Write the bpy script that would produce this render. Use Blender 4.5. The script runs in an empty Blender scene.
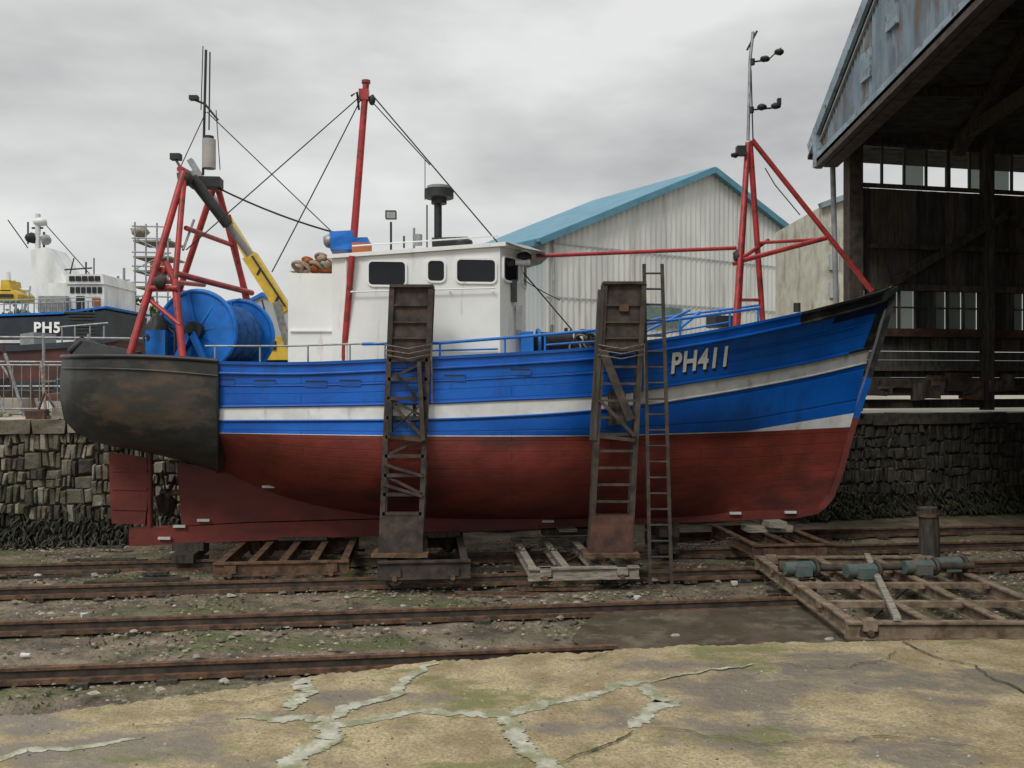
import bpy, bmesh, math, random
from mathutils import Vector, noise
from mathutils.bvhtree import BVHTree
random.seed(7)
H=3.0; F=887.0
sc=bpy.context.scene
sc.view_settings.view_transform='Standard'
sc.view_settings.look='None'; sc.view_settings.exposure=0
def at(px,py,D): return Vector(((px-512)/F*D, D, H-(py-384)/F*D))
def onz(px,py,z):
    D=(H-z)*F/(py-384); return Vector(((px-512)/F*D, D, z))
YC0=15.15; YS=0.10
def yc(x): return YC0+YS*x
def bp(px,py,b):
    k=(px-512)/F; D=(YC0+b)/(1-YS*k); return at(px,py,D)
def interp(c,x):
    if x<=c[0][0]: return c[0][1]
    for (a,b),(d,e) in zip(c,c[1:]):
        if x<=d:
            t=(x-a)/(d-a); return b+(e-b)*t
    return c[-1][1]
def sinterp(c,x):
    n=len(c)
    if x<=c[0][0]: return c[0][1]
    if x>=c[-1][0]: return c[-1][1]
    for i in range(n-1):
        if x<=c[i+1][0]:
            x0,y0=c[i]; x1,y1=c[i+1]
            m0=(y1-y0)/(x1-x0) if i==0 else (c[i+1][1]-c[i-1][1])/(c[i+1][0]-c[i-1][0])
            m1=(y1-y0)/(x1-x0) if i==n-2 else (c[i+2][1]-c[i][1])/(c[i+2][0]-c[i][0])
            h=x1-x0; t=(x-x0)/h
            return (2*t**3-3*t**2+1)*y0+(t**3-2*t*t+t)*h*m0+(-2*t**3+3*t*t)*y1+(t**3-t*t)*h*m1
# ---------------------------------------------------------------- materials
def mk(name,c1,c2=None,scale=3.0,rough=.7,bump=.15,bscale=25.0,metal=0.0,stretch=(1,1,1),
       c3=None,c3scale=1.5,thr=.58,soft=.08,stretch3=(1,1,1),planks=None,spec=.4,bdist=.02):
    m=bpy.data.materials.new(name); m.use_nodes=True
    nt=m.node_tree; N=nt.nodes; L=nt.links
    bs=N['Principled BSDF']; bs.inputs['Roughness'].default_value=rough; bs.inputs['Metallic'].default_value=metal
    bs.inputs['Specular IOR Level'].default_value=spec
    tc=N.new('ShaderNodeTexCoord')
    def nz(sc_,st,det=2,ro=.6):
        mp=N.new('ShaderNodeMapping'); mp.inputs['Scale'].default_value=st
        L.new(tc.outputs['Object'],mp.inputs['Vector'])
        n=N.new('ShaderNodeTexNoise'); n.inputs['Scale'].default_value=sc_; n.inputs['Detail'].default_value=det
        n.inputs['Roughness'].default_value=ro
        L.new(mp.outputs['Vector'],n.inputs['Vector']); return n
    if c2 is None: c2=tuple(x*.75 for x in c1)
    n1=nz(scale,stretch,3)
    r=N.new('ShaderNodeValToRGB'); r.color_ramp.elements[0].position=.35; r.color_ramp.elements[1].position=.65
    r.color_ramp.elements[0].color=(*c2,1); r.color_ramp.elements[1].color=(*c1,1)
    L.new(n1.outputs['Fac'],r.inputs['Fac']); col=r.outputs['Color']
    def mix(fac,a,b):
        x=N.new('ShaderNodeMix'); x.data_type='RGBA'
        L.new(fac,x.inputs['Factor']); L.new(a,x.inputs['A'])
        if isinstance(b,tuple): x.inputs['B'].default_value=(*b,1)
        else: L.new(b,x.inputs['B'])
        return x.outputs['Result']
    if c3 is not None:
        n3=nz(c3scale,stretch3,4,.65)
        mr=N.new('ShaderNodeMapRange'); mr.inputs['From Min'].default_value=thr-soft; mr.inputs['From Max'].default_value=thr+soft
        L.new(n3.outputs['Fac'],mr.inputs['Value']); col=mix(mr.outputs['Result'],col,c3)
    nrm=None
    if bump>=.3:
        nb=nz(bscale,(1,1,1),2)
        bm=N.new('ShaderNodeBump'); bm.inputs['Strength'].default_value=bump; bm.inputs['Distance'].default_value=bdist
        L.new(nb.outputs['Fac'],bm.inputs['Height']); nrm=bm.outputs['Normal']
    if planks:
        br=N.new('ShaderNodeTexBrick'); L.new(tc.outputs['UV'],br.inputs['Vector'])
        br.inputs['Scale'].default_value=1; br.inputs['Brick Width'].default_value=planks[0]; br.inputs['Row Height'].default_value=planks[1]
        br.inputs['Mortar Size'].default_value=planks[2]; br.inputs['Mortar Smooth'].default_value=.6
        b2=N.new('ShaderNodeBump'); b2.invert=True; b2.inputs['Strength'].default_value=.7; b2.inputs['Distance'].default_value=.012
        L.new(br.outputs['Fac'],b2.inputs['Height']); nrm=b2.outputs['Normal']
        if bump>=.3: L.new(bm.outputs['Normal'],b2.inputs['Normal'])
        dk=N.new('ShaderNodeMath'); dk.operation='MULTIPLY'; dk.inputs[1].default_value=.4; L.new(br.outputs['Fac'],dk.inputs[0])
        col=mix(dk.outputs[0],col,tuple(x*.3 for x in c1))
    if nrm: L.new(nrm,bs.inputs['Normal'])
    L.new(col,bs.inputs['Base Color'])
    return m
PL=(3.1,.155,.007)
blue=mk('blue_hull_paint',(.006,.13,.56),(.004,.09,.43),1.2,.38,.3,5,c3=(.015,.07,.24),c3scale=2.2,thr=.66,stretch3=(1,1,.35),planks=PL,bdist=.03)
navy=mk('dark_bow_paint',(.010,.03,.10),(.006,.015,.05),2,.4)
red=mk('red_antifouling',(.25,.046,.034),(.15,.029,.022),1.5,.6,.3,6,c3=(.085,.026,.023),c3scale=.8,thr=.58,stretch3=(.5,1,1.6),planks=PL,bdist=.03)
white_h=mk('white_hull_stripe',(.78,.79,.78),(.6,.61,.61),2.5,.5,c3=(.36,.32,.26),c3scale=4,thr=.67,stretch3=(1,1,.3))
silver=mk('grey_bow_stripe',(.50,.51,.50),(.37,.38,.37),3,.5,c3=(.25,.22,.18),c3scale=4,thr=.65,stretch3=(1,1,.3))
blackp=mk('black_paint',(.022,.024,.025),(.010,.011,.012),3,.42,c3=(.06,.057,.052),thr=.6)
white=mk('white_paint',(.82,.83,.81),(.74,.75,.73),1.5,.45,c3=(.46,.36,.24),c3scale=3,thr=.70,stretch3=(2,2,.22))
redp=mk('red_gloss_paint',(.42,.04,.04),(.27,.028,.028),5,.4,c3=(.11,.035,.02),c3scale=6,thr=.60)
bluep=mk('blue_pipe_paint',(.02,.18,.58),(.015,.12,.42),5,.4)
drumb=mk('blue_drum_paint',(.006,.16,.58),(.005,.11,.40),4,.45,c3=(.06,.05,.05),c3scale=5,thr=.68)
rust=mk('rusty_steel',(.16,.088,.05),(.05,.032,.022),7,.85,.5,40)
rustd=mk('dark_rusty_steel',(.075,.055,.042),(.025,.021,.018),6,.75)
rustb=mk('red_brown_plate',(.12,.055,.036),(.045,.026,.02),5,.8)
galv=mk('galvanised_steel',(.36,.37,.37),(.22,.23,.23),8,.5,metal=.5)
dark=mk('dark_fittings',(.025,.026,.028),(.012,.012,.013),5,.6)
grey=mk('grey_paint',(.3,.31,.31),(.2,.21,.21),4,.6)
glass=mk('window_glass',(.012,.015,.018),(.008,.01,.012),2,.08,spec=.35)
# grimy glazing: part clear, part dirt film
paleglass=bpy.data.materials.new('dirty_glazing'); paleglass.use_nodes=True
nt=paleglass.node_tree;N=nt.nodes;L=nt.links; bs=N['Principled BSDF']; bs.inputs['Base Color'].default_value=(.22,.23,.21,1); bs.inputs['Roughness'].default_value=.5
tr_=N.new('ShaderNodeBsdfTransparent'); ms=N.new('ShaderNodeMixShader'); ms.inputs[0].default_value=.45; tr_.inputs[0].default_value=(.75,.8,.76,1)
L.new(bs.outputs[0],ms.inputs[1]); L.new(tr_.outputs[0],ms.inputs[2]); L.new(ms.outputs[0],N['Material Output'].inputs[0])
rope=mk('rope',(.03,.03,.03),(.02,.02,.02),20,.9)
roper=mk('pale_rope',(.20,.18,.14),(.12,.10,.08),20,.9)
orange=mk('orange_coil',(.35,.10,.02),(.2,.05,.015),8,.7)
yellow=mk('yellow_machine_paint',(.62,.43,.05),(.48,.31,.03),3,.5)
timber=mk('weathered_timber',(.36,.33,.27),(.15,.135,.105),5,.9,.4,50,stretch=(1,6,6))
timberd=mk('dark_timber',(.075,.064,.052),(.027,.023,.019),4,.9,stretch=(4,4,.6))
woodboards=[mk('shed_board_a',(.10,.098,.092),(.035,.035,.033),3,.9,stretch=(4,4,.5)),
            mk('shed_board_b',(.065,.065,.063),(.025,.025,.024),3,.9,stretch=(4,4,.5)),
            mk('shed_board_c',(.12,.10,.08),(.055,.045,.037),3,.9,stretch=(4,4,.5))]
clad=mk('white_corrugated_cladding',(.58,.59,.56),(.45,.46,.44),.8,.6,stretch=(1,1,.2),c3=(.38,.37,.33),c3scale=1.2,thr=.62,stretch3=(1.5,1.5,.15))
cladg=mk('grey_corrugated_cladding',(.36,.39,.40),(.28,.31,.32),.6,.6,stretch=(1,1,.2))
tealroof=mk('blue_teal_roof_sheet',(.085,.23,.31),(.06,.17,.24),1,.6)
shedblue=mk('weathered_blue_cladding',(.20,.26,.31),(.10,.135,.165),1.6,.7,stretch=(1,1,.35),c3=(.11,.08,.06),c3scale=2.6,thr=.58,stretch3=(1,1,.3))
shedtrim=mk('pale_blue_trim',(.28,.36,.42),(.15,.2,.23),2,.7,c3=(.08,.06,.05),c3scale=4,thr=.6)
cream=mk('cream_render',(.50,.49,.42),(.38,.37,.31),2,.8,c3=(.25,.23,.18),c3scale=2,thr=.6,stretch3=(1,1,.3))
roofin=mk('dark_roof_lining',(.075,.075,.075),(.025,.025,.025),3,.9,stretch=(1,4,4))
# ---------------------------------------------------------------- mesh builder
class MB:
    def __init__(s): s.v=[]; s.f=[]; s.mi=[]; s.mats=[]; s.mn={}; s.sm=[]; s.uv=[]; s.hasuv=False
    def m(s,mat):
        if mat.name not in s.mn: s.mn[mat.name]=len(s.mats); s.mats.append(mat)
        return s.mn[mat.name]
    def add(s,vs,fs,mat,smooth=False,uvs=None):
        o=len(s.v); s.v+= [tuple(v) for v in vs]
        i=s.m(mat)
        for k,f in enumerate(fs):
            s.f.append([o+a for a in f]); s.mi.append(i); s.sm.append(smooth); s.uv.append(uvs[k] if uvs else None)
        if uvs: s.hasuv=True
    def grid(s,G,matf,uvf=None,flip=False,smooth=True):
        o=len(s.v); R=len(G); C=len(G[0])
        for r in G: s.v+=[tuple(v) for v in r]
        for k in range(R-1):
            for j in range(C-1):
                f=[(k,j),(k+1,j),(k+1,j+1),(k,j+1)]
                if flip: f=f[::-1]
                s.f.append([o+a*C+b for a,b in f]); s.mi.append(s.m(matf(k,j))); s.sm.append(smooth)
                if uvf: s.uv.append([uvf(a,b) for a,b in f]); s.hasuv=True
                else: s.uv.append(None)
    def beam(s,p0,p1,w,h,mat,up=(0,0,1)):
        p0=Vector(p0);p1=Vector(p1); d=(p1-p0).normalized(); up=Vector(up)
        if abs(d.dot(up))>.98: up=Vector((0,1,0))
        sd=d.cross(up).normalized(); u=sd.cross(d).normalized()
        vs=[]
        for p in (p0,p1):
            for a,b in ((-1,-1),(1,-1),(1,1),(-1,1)): vs.append(p+sd*a*w/2+u*b*h/2)
        s.add(vs,[(0,1,2,3),(7,6,5,4),(0,4,5,1),(1,5,6,2),(2,6,7,3),(3,7,4,0)],mat)
    def box(s,c,sz,mat,yaw=0,jit=0):
        cx,cy,cz=c; vs=[]
        cs,sn=math.cos(yaw),math.sin(yaw)
        for z in (-.5,.5):
            for a,b in ((-.5,-.5),(.5,-.5),(.5,.5),(-.5,.5)):
                x=a*sz[0];y=b*sz[1]
                j=[random.uniform(-jit,jit) for _ in range(3)]
                vs.append((cx+x*cs-y*sn+j[0],cy+x*sn+y*cs+j[1],cz+z*sz[2]+j[2]))
        s.add(vs,[(3,2,1,0),(4,5,6,7),(0,1,5,4),(1,2,6,5),(2,3,7,6),(3,0,4,7)],mat)
    def tube(s,pts,r,mat,n=8,r2=None,cap=True):
        pts=[Vector(p) for p in pts]; rs=[r]*len(pts) if r2 is None else [r+(r2-r)*i/(len(pts)-1) for i in range(len(pts))]
        vs=[];fs=[]
        d0=(pts[-1]-pts[0]).normalized(); ref=Vector((0,0,1)) if abs(d0.z)<.9 else Vector((1,0,0))
        for i,p in enumerate(pts):
            d=(pts[min(i+1,len(pts)-1)]-pts[max(i-1,0)]).normalized()
            a=d.cross(ref).normalized(); b=a.cross(d)
            for k in range(n):
                t=2*math.pi*k/n; vs.append(p+(a*math.cos(t)+b*math.sin(t))*rs[i])
        for i in range(len(pts)-1):
            for k in range(n):
                k2=(k+1)%n; fs.append((i*n+k,i*n+k2,(i+1)*n+k2,(i+1)*n+k))
        s.add(vs,fs,mat,True)
        if cap:
            o=(len(pts)-1)*n
            s.add(vs[:n],[tuple(range(n))],mat); s.add(vs[o:],[tuple(range(n))],mat)
    def prism(s,poly,off,mat):
        n=len(poly); poly=[Vector(p) for p in poly]; off=Vector(off)
        vs=poly+[p+off for p in poly]
        s.add(vs,[tuple(range(n)),tuple(range(2*n-1,n-1,-1))]+[(i,i+n,(i+1)%n+n,(i+1)%n) for i in range(n)],mat)
    def cyl(s,c,ax,r,h,mat,n=24,r2=None):
        c=Vector(c);ax=Vector(ax).normalized(); s.tube([c-ax*h/2,c+ax*h/2],r,mat,n,r2)
    def ring(s,c,ax,R,r,mat,n=28,m=8):
        c=Vector(c);ax=Vector(ax).normalized(); ref=Vector((0,0,1)) if abs(ax.z)<.9 else Vector((1,0,0))
        a=ax.cross(ref).normalized(); b=ax.cross(a); vs=[];fs=[]
        for i in range(n):
            t=2*math.pi*i/n; d=a*math.cos(t)+b*math.sin(t)
            for k in range(m):
                q=2*math.pi*k/m; vs.append(c+d*(R+r*math.cos(q))+ax*r*math.sin(q))
        for i in range(n):
            for k in range(m): fs.append((i*m+k,((i+1)%n)*m+k,((i+1)%n)*m+(k+1)%m,i*m+(k+1)%m))
        s.add(vs,fs,mat,True)
    def blob(s,c,sz,mat,seed=0,amp=.25,seg=10,fr=1.5):
        vs=[];fs=[];n=seg;r=seg//2+1
        for j in range(r+1):
            ph=math.pi*j/r
            for i in range(n):
                t=2*math.pi*i/n; d=Vector((math.sin(ph)*math.cos(t),math.sin(ph)*math.sin(t),math.cos(ph)))
                k=1+amp*noise.noise(d*fr+Vector((seed*3.1,seed,0)))*2
                vs.append((c[0]+d.x*sz[0]*k,c[1]+d.y*sz[1]*k,c[2]+d.z*sz[2]*k))
        for j in range(r):
            for i in range(n): fs.append((j*n+i,(j+1)*n+i,(j+1)*n+(i+1)%n,j*n+(i+1)%n))
        s.add(vs,fs,mat,True)
    def done(s,name,parent=None):
        me=bpy.data.meshes.new(name); me.from_pydata(s.v,[],s.f)
        for m in s.mats: me.materials.append(m)
        me.polygons.foreach_set('material_index',s.mi); me.polygons.foreach_set('use_smooth',s.sm)
        if s.hasuv:
            ul=me.uv_layers.new(name='UVMap')
            for p,u in zip(me.polygons,s.uv):
                if u:
                    for li,q in zip(p.loop_indices,u): ul.data[li].uv=q
        me.update()
        o=bpy.data.objects.new(name,me); sc.collection.objects.link(o)
        if parent: o.parent=parent
        return o
def empty(name):
    o=bpy.data.objects.new(name,None); sc.collection.objects.link(o); return o
def textmesh(body):
    cu=bpy.data.curves.new('t','FONT'); cu.body=body; cu.offset=.034; cu.space_character=1.12
    to=bpy.data.objects.new('t',cu); sc.collection.objects.link(to); dg=bpy.context.evaluated_depsgraph_get()
    me=bpy.data.meshes.new_from_object(to.evaluated_get(dg)); bpy.data.objects.remove(to)
    q=bmesh.new(); q.from_mesh(me); bmesh.ops.triangulate(q,faces=q.faces)
    V=[v.co.copy() for v in q.verts]; Fc=[[v.index for v in f.verts] for f in q.faces]; q.free()
    x0=min(v.x for v in V);x1=max(v.x for v in V);y0=min(v.y for v in V);y1=max(v.y for v in V)
    return [((v.x-x0)/(x1-x0),(v.y-y0)/(y1-y0)) for v in V],Fc
TXT,TXF=textmesh('PH411'); TX2,TXF2=textmesh('PH5')
# ================================================================ ground
def wy(x): return 18.25+.215*x
QZ=2.34
mud=mk('slipway_mud',(.22,.175,.125),(.08,.063,.045),1.8,.85,1.0,16,c3=(.085,.10,.035),c3scale=1.3,thr=.57,stretch3=(.35,1,1),bdist=.06)
b=MB()
xs=[-400,-120,-50]+[-22+.28*i for i in range(158)]+[50,120,400]
ys=[-60,-20,0]+[5+.2*i for i in range(95)]+[40,100,700]
G=[]
for y in ys:
    r=[]
    for x in xs:
        z=0
        if abs(x)<22 and 5<y<24:
            z=.06*noise.noise(Vector((x*.6,y*.9,0)))+.035*noise.noise(Vector((x*2.5,y*3,4)))-.03
        r.append((x,y,z))
    G.append(r)
b.grid(G,lambda k,j:mud,flip=True); b.done('ground')
gm=[mk('stone_a',(.28,.24,.19),(.13,.11,.085),9,.9),mk('stone_b',(.14,.115,.085),(.065,.053,.04),9,.9),mk('stone_c',(.40,.37,.32),(.24,.22,.18),9,.9)]
b=MB()
for i in range(17000):
    x=random.uniform(-11,9); y=random.uniform(7.3,17)
    if noise.noise(Vector((x*.5,y*1.2,9)))<-.12 and random.random()<.7: continue
    q_=random.random(); r=random.uniform(.010,.026)*(1 if q_<.9 else 1.9 if q_<.985 else 3.2)
    vs=[(x+r*random.uniform(.8,1.6),y,r*.2),(x+r*.2,y+r*random.uniform(.7,1.4),r*.2),(x-r*random.uniform(.8,1.6),y,r*.2),(x-r*.2,y-r*random.uniform(.7,1.4),r*.2),
        (x+r*.4,y+r*.1,r*random.uniform(.6,.9)),(x-r*.4,y-r*.1,r*random.uniform(.6,.9))]
    b.add(vs,[(0,1,4),(1,2,5,4),(2,3,5),(3,0,4,5)],random.choice(gm[:2]) if random.random()<.88 else gm[2])
b.done('gravel')
grassm=mk('slip_weeds',(.08,.11,.03),(.04,.06,.018),3,.9)
b=MB()
for i in range(1800):
    while True:
        x=random.uniform(-10,8); y=random.uniform(8,16.5)
        if noise.noise(Vector((x*.6,y*1.3,2)))>.12: break
    h_=random.uniform(.015,.05); t=random.uniform(0,6.28); w_=random.uniform(.015,.04)
    b.add([(x-w_*math.cos(t),y-w_*math.sin(t),0),(x+w_*math.cos(t),y+w_*math.sin(t),0),(x+random.uniform(-.03,.03),y+random.uniform(-.03,.03),h_)],[(0,1,2)],grassm)
b.done('low_weeds')
litter=mk('pale_litter',(.6,.6,.58),(.45,.45,.43),5,.6)
# ================================================================ concrete apron
conc=bpy.data.materials.new('old_concrete'); conc.use_nodes=True
nt=conc.node_tree;N=nt.nodes;L=nt.links; bs=N['Principled BSDF']; tc=N.new('ShaderNodeTexCoord')
def noi(s,d=3,r=.6,st=(1,1,1),off=(0,0,0)):
    mp=N.new('ShaderNodeMapping'); mp.inputs['Scale'].default_value=st; mp.inputs['Location'].default_value=off
    L.new(tc.outputs['Object'],mp.inputs['Vector'])
    n=N.new('ShaderNodeTexNoise'); n.inputs['Scale'].default_value=s;n.inputs['Detail'].default_value=d;n.inputs['Roughness'].default_value=r
    L.new(mp.outputs[0],n.inputs['Vector']); return n.outputs['Fac']
def mrange(v,a,c,lo=0,hi=1):
    m=N.new('ShaderNodeMapRange'); m.inputs['From Min'].default_value=a;m.inputs['From Max'].default_value=c
    m.inputs['To Min'].default_value=lo;m.inputs['To Max'].default_value=hi; L.new(v,m.inputs['Value']); return m.outputs[0]
def mixc(f,a,c):
    x=N.new('ShaderNodeMix'); x.data_type='RGBA'; L.new(f,x.inputs['Factor'])
    for k,q in (('A',a),('B',c)):
        if isinstance(q,tuple): x.inputs[k].default_value=(*q,1)
        else: L.new(q,x.inputs[k])
    return x.outputs['Result']
c=mixc(mrange(noi(2.2,5,.7),.38,.62),(.26,.20,.105),(.47,.385,.22))
fine=noi(34,4,.75)
c=mixc(mrange(fine,.44,.62,0,.7),c,(.15,.12,.07))
wetn=noi(.55,5,.6,(1,1.6,1),(3,1,0))
c=mixc(mrange(wetn,.52,.58,0,.8),c,(.165,.142,.118))
c=mixc(mrange(noi(.9,6,.7,(.7,1.3,1),(11,4,0)),.57,.64,0,.8),c,(.14,.145,.045))
L.new(c,bs.inputs['Base Color'])
L.new(mrange(wetn,.5,.6,.85,.42),bs.inputs['Roughness'])
bm=N.new('ShaderNodeBump'); bm.inputs['Strength'].default_value=1; bm.inputs['Distance'].default_value=.035
L.new(noi(12,5,.75),bm.inputs['Height']); L.new(bm.outputs[0],bs.inputs['Normal'])
SZ=.35
edge_px=[(-500,800),(0,714),(100,704),(200,691),(300,676),(400,662),(500,654),(600,648),(700,643),(800,640),(1024,636),(1500,630)]
edge=[]
for (a,ay),(c_,cy) in zip(edge_px,edge_px[1:]):
    for k in range(26):
        t=k/26; p=onz(a+(c_-a)*t,ay+(cy-ay)*t,SZ); p.y+=random.uniform(-.03,.03)+.09*noise.noise(Vector((p.x*2,0,0)))+.05*noise.noise(Vector((p.x*7,0,3))); edge.append(p)
edge.append(onz(*edge_px[-1],SZ)); 
edge[0].x=-30; edge.append(Vector((60,edge[-1].y+2,SZ)))
b=MB()
G=[[(p.x,p.y+.05,-.2) for p in edge]]+[[(p.x,p.y+(-12-p.y)*r,SZ-(.03 if r==0 else 0)) for p in edge] for r in (0,.004,.1,.25,.45,.7,1)]
b.grid(G,lambda k,j:conc,smooth=False); apron=b.done('concrete_apron')
mort=mk('mortar_repair',(.44,.43,.35),(.27,.265,.20),6,.85,.5,30,c3=(.2,.2,.11),c3scale=5,thr=.54)
crackm=mk('dark_crack',(.07,.06,.04),(.04,.035,.025),5,.9)
def strip(b,pts,w,mat,z,jit=.25,amp=.7):
    P=[onz(x,y,z) for x,y in pts]; Q=[]
    for i in range(len(P)-1):
        for k in range(40):
            q=P[i].lerp(P[i+1],k/40)
            o_=Vector((q.x,q.y,0))
            q.x+=.14*noise.noise(o_*2.2)+.05*noise.noise(o_*9); q.y+=.14*noise.noise(o_*2.2+Vector((0,0,5)))+.05*noise.noise(o_*9+Vector((0,0,7))); Q.append(q)
    Q.append(P[-1]); vs=[]
    for i,q in enumerate(Q):
        d=(Q[min(i+5,len(Q)-1)]-Q[max(i-5,0)]).normalized(); s_=Vector((-d.y,d.x,0))
        e=min(1,.15+min(i,len(Q)-1-i)*.07)
        w1=w*e*max(.15,1+random.uniform(-jit,jit)+amp*(noise.noise(q*6)+.6*noise.noise(q*19)));w2=w*e*max(.15,1+random.uniform(-jit,jit)+amp*(noise.noise(q*6+Vector((9,0,0)))+.6*noise.noise(q*19+Vector((9,0,0)))))
        vs+=[q+s_*w1/2,q-s_*w2/2]
    b.add(vs,[(2*i,2*i+1,2*i+3,2*i+2) for i in range(len(Q)-1)],mat)
b=MB()
for k,(pts,w) in enumerate([([(-40,762),(0,757),(70,747),(135,738)],.07),([(240,716),(300,716),(340,723),(420,713),(500,717),(560,702),(600,687),(650,683)],.11),
    ([(650,684),(664,697),(655,715),(630,728)],.16),([(318,722),(322,740),(300,752),(296,790)],.18),([(430,662),(398,690),(356,702),(340,720)],.11),([(306,676),(300,684),(310,694),(286,710)],.15),
    ([(500,718),(522,735),(540,755),(560,790)],.14),([(650,683),(720,668),(760,664)],.035)]):
    strip(b,pts,w,mort,SZ+.004+.0012*k)
for k,(pts,w) in enumerate([([(905,640),(930,655),(965,663),(990,680),(1030,697)],.018),([(560,758),(600,748),(640,730)],.016),([(100,728),(240,720)],.010),([(560,660),(585,655),(612,650)],.012),([(160,700),(240,702),(300,693)],.010),([(760,664),(850,668),(905,650)],.010),([(640,730),(760,742),(900,738),(1030,752)],.008)]):
    strip(b,pts,w,crackm,SZ+.016,.6)
# loose grit on the slab
for i in range(900):
    y=random.uniform(5,9.3); x=random.uniform(-.62,.62)*y
    if y>edge[0].y and y> (7.2+ (x+4)*.28): continue
    r=random.uniform(.004,.012)
    b.add([(x+r*1.3,y,SZ),(x,y+r,SZ),(x-r*1.2,y,SZ),(x,y-r,SZ),(x,y,SZ+r)],[(0,1,4),(1,2,4),(2,3,4),(3,0,4)],random.choice(gm))
b.done('crack_repairs',apron)
wet=mk('wet_silt',(.12,.10,.073),(.065,.055,.04),1.5,.25,.35,16,c3=(.17,.145,.105),c3scale=2,thr=.58)
b=MB(); P=[onz(x,y,.045) for x,y in [(585,652),(572,638),(580,628),(590,618),(612,611),(650,607),(700,603),(760,604),(830,606),(850,640),(900,660),(600,665)]]
b.add(P,[tuple(range(len(P)))[::-1]],wet); b.done('wet_concrete_patch')
# ================================================================ rails
def rail(name,y0,x0,x1):
    b=MB(); s=.125
    def q(x,z,dy=0): return Vector((x,y0+s*x+dy,z))
    b.beam(q(x0,.025),q(x1,.025),.16,.05,rust); b.beam(q(x0,.09),q(x1,.09),.03,.08,rustd); b.beam(q(x0,.145),q(x1,.145),.075,.032,rust)
    b.beam(q(x0,.02,.2),q(x1,.02,.2),.1,.06,rustd)
    x=x0
    while x<x1:
        b.box((x,y0+s*x+.05,-.01),(.2,.4,.05),timberd,math.atan(s)); x+=.85
    b.done(name)
rail('slipway_rail',14.97,-16,14); rail('slipway_rail',13.3,-16,14); rail('slipway_rail',11.37,-14,3.95); rail('slipway_rail',9.51,-12,1.15)
rail('slipway_rail',16.6,3,16)
# ================================================================ stone wall
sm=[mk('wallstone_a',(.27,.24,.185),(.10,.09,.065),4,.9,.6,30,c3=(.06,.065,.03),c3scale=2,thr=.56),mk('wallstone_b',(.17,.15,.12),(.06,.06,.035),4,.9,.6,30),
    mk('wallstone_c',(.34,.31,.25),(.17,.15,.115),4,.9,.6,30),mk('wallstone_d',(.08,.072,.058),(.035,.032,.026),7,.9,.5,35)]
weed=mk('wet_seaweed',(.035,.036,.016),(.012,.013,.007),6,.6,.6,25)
shaded=mk('shaded_wallstone',(.06,.055,.045),(.02,.02,.016),5,.8,.6,30)  # darkened stone colour standing in for the shade under the shed
b=MB(); a=math.atan(.215)
b.add([(-60,wy(-60)+.1,-.3),(40,wy(40)+.1,-.3),(40,wy(40)+.1,QZ-.02),(-60,wy(-60)+.1,QZ-.02)],[(0,1,2,3)],sm[3])
def stone(X0,X1,Z0,Z1):
    j=lambda k=.02: random.uniform(-k,k)
    d=random.uniform(.0,.09); lean=random.uniform(-.02,.02)
    def W(xx,zz,dd): return (xx,wy(xx)+.1-dd,zz)
    ow=[W(X0+j()+lean,Z0+j(),0),W(X1+j()+lean,Z0+j(),0),W(X1+j()-lean,Z1+j(),0),W(X0+j()-lean,Z1+j(),0)]
    c_=[sum(p[i] for p in ow)/4 for i in (0,2)]
    md=[(c_[0]+(p[0]-c_[0])*.96,p[1]-d-.02,c_[1]+(p[2]-c_[1])*.97) for p in ow]
    fr=[(c_[0]+(p[0]-c_[0])*.68,p[1]-d-.05-random.uniform(0,.02),c_[1]+(p[2]-c_[1])*.78) for p in ow]
    xm=(X0+X1)/2; zm=(Z0+Z1)/2
    mat=weed if zm<.45+.35*noise.noise(Vector((xm*.8,0,7))) else (random.choice([sm[3],shaded,shaded]) if xm>6 else random.choice([sm[0],sm[0],sm[1],sm[2],sm[3]]))  # stretch under the shed: its shade is painted in with darker stones
    b.add(ow+md+fr,[(8,9,10,11)]+[(q,(q+1)%4,4+(q+1)%4,4+q) for q in range(4)]+[(4+q,4+(q+1)%4,8+(q+1)%4,8+q) for q in range(4)],mat)
for x_a,x_b in ((-13.5,-5.5),(6.6,14)):
    x=x_a
    while x<x_b:
        W0=random.uniform(.4,1.0); z=random.uniform(-.2,0)
        while z<QZ-.3:
            h=random.uniform(.16,.38); z1=min(z+h,QZ-.25)
            if QZ-.25-z1<.08: z1=QZ-.25
            xx=x+random.uniform(-.03,.03)
            while xx<x+W0-.03:
                w=random.uniform(.05,.13) if random.random()<.9 else random.uniform(.16,.3)
                x2=min(xx+w,x+W0)
                if x+W0-x2<.05: x2=x+W0
                zj=random.uniform(-.03,.03)
                stone(xx+.007,x2-.007,z+.008+zj,z1-.008+random.uniform(-.02,.02)); xx=x2
            z=z1
            if z>=QZ-.26: break
        x+=W0
x=-20
while x<14:
    w=random.uniform(.5,1.1)
    b.box((x+w/2,wy(x+w/2)+.22,QZ-.13+random.uniform(-.01,.01)),(w-.02,.55,.24),random.choice([sm[0],sm[2]]) if x<5 else random.choice([shaded,sm[3]]),a,.018); x+=w  # coping by the shed gets the same shade-dark stone colours
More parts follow.
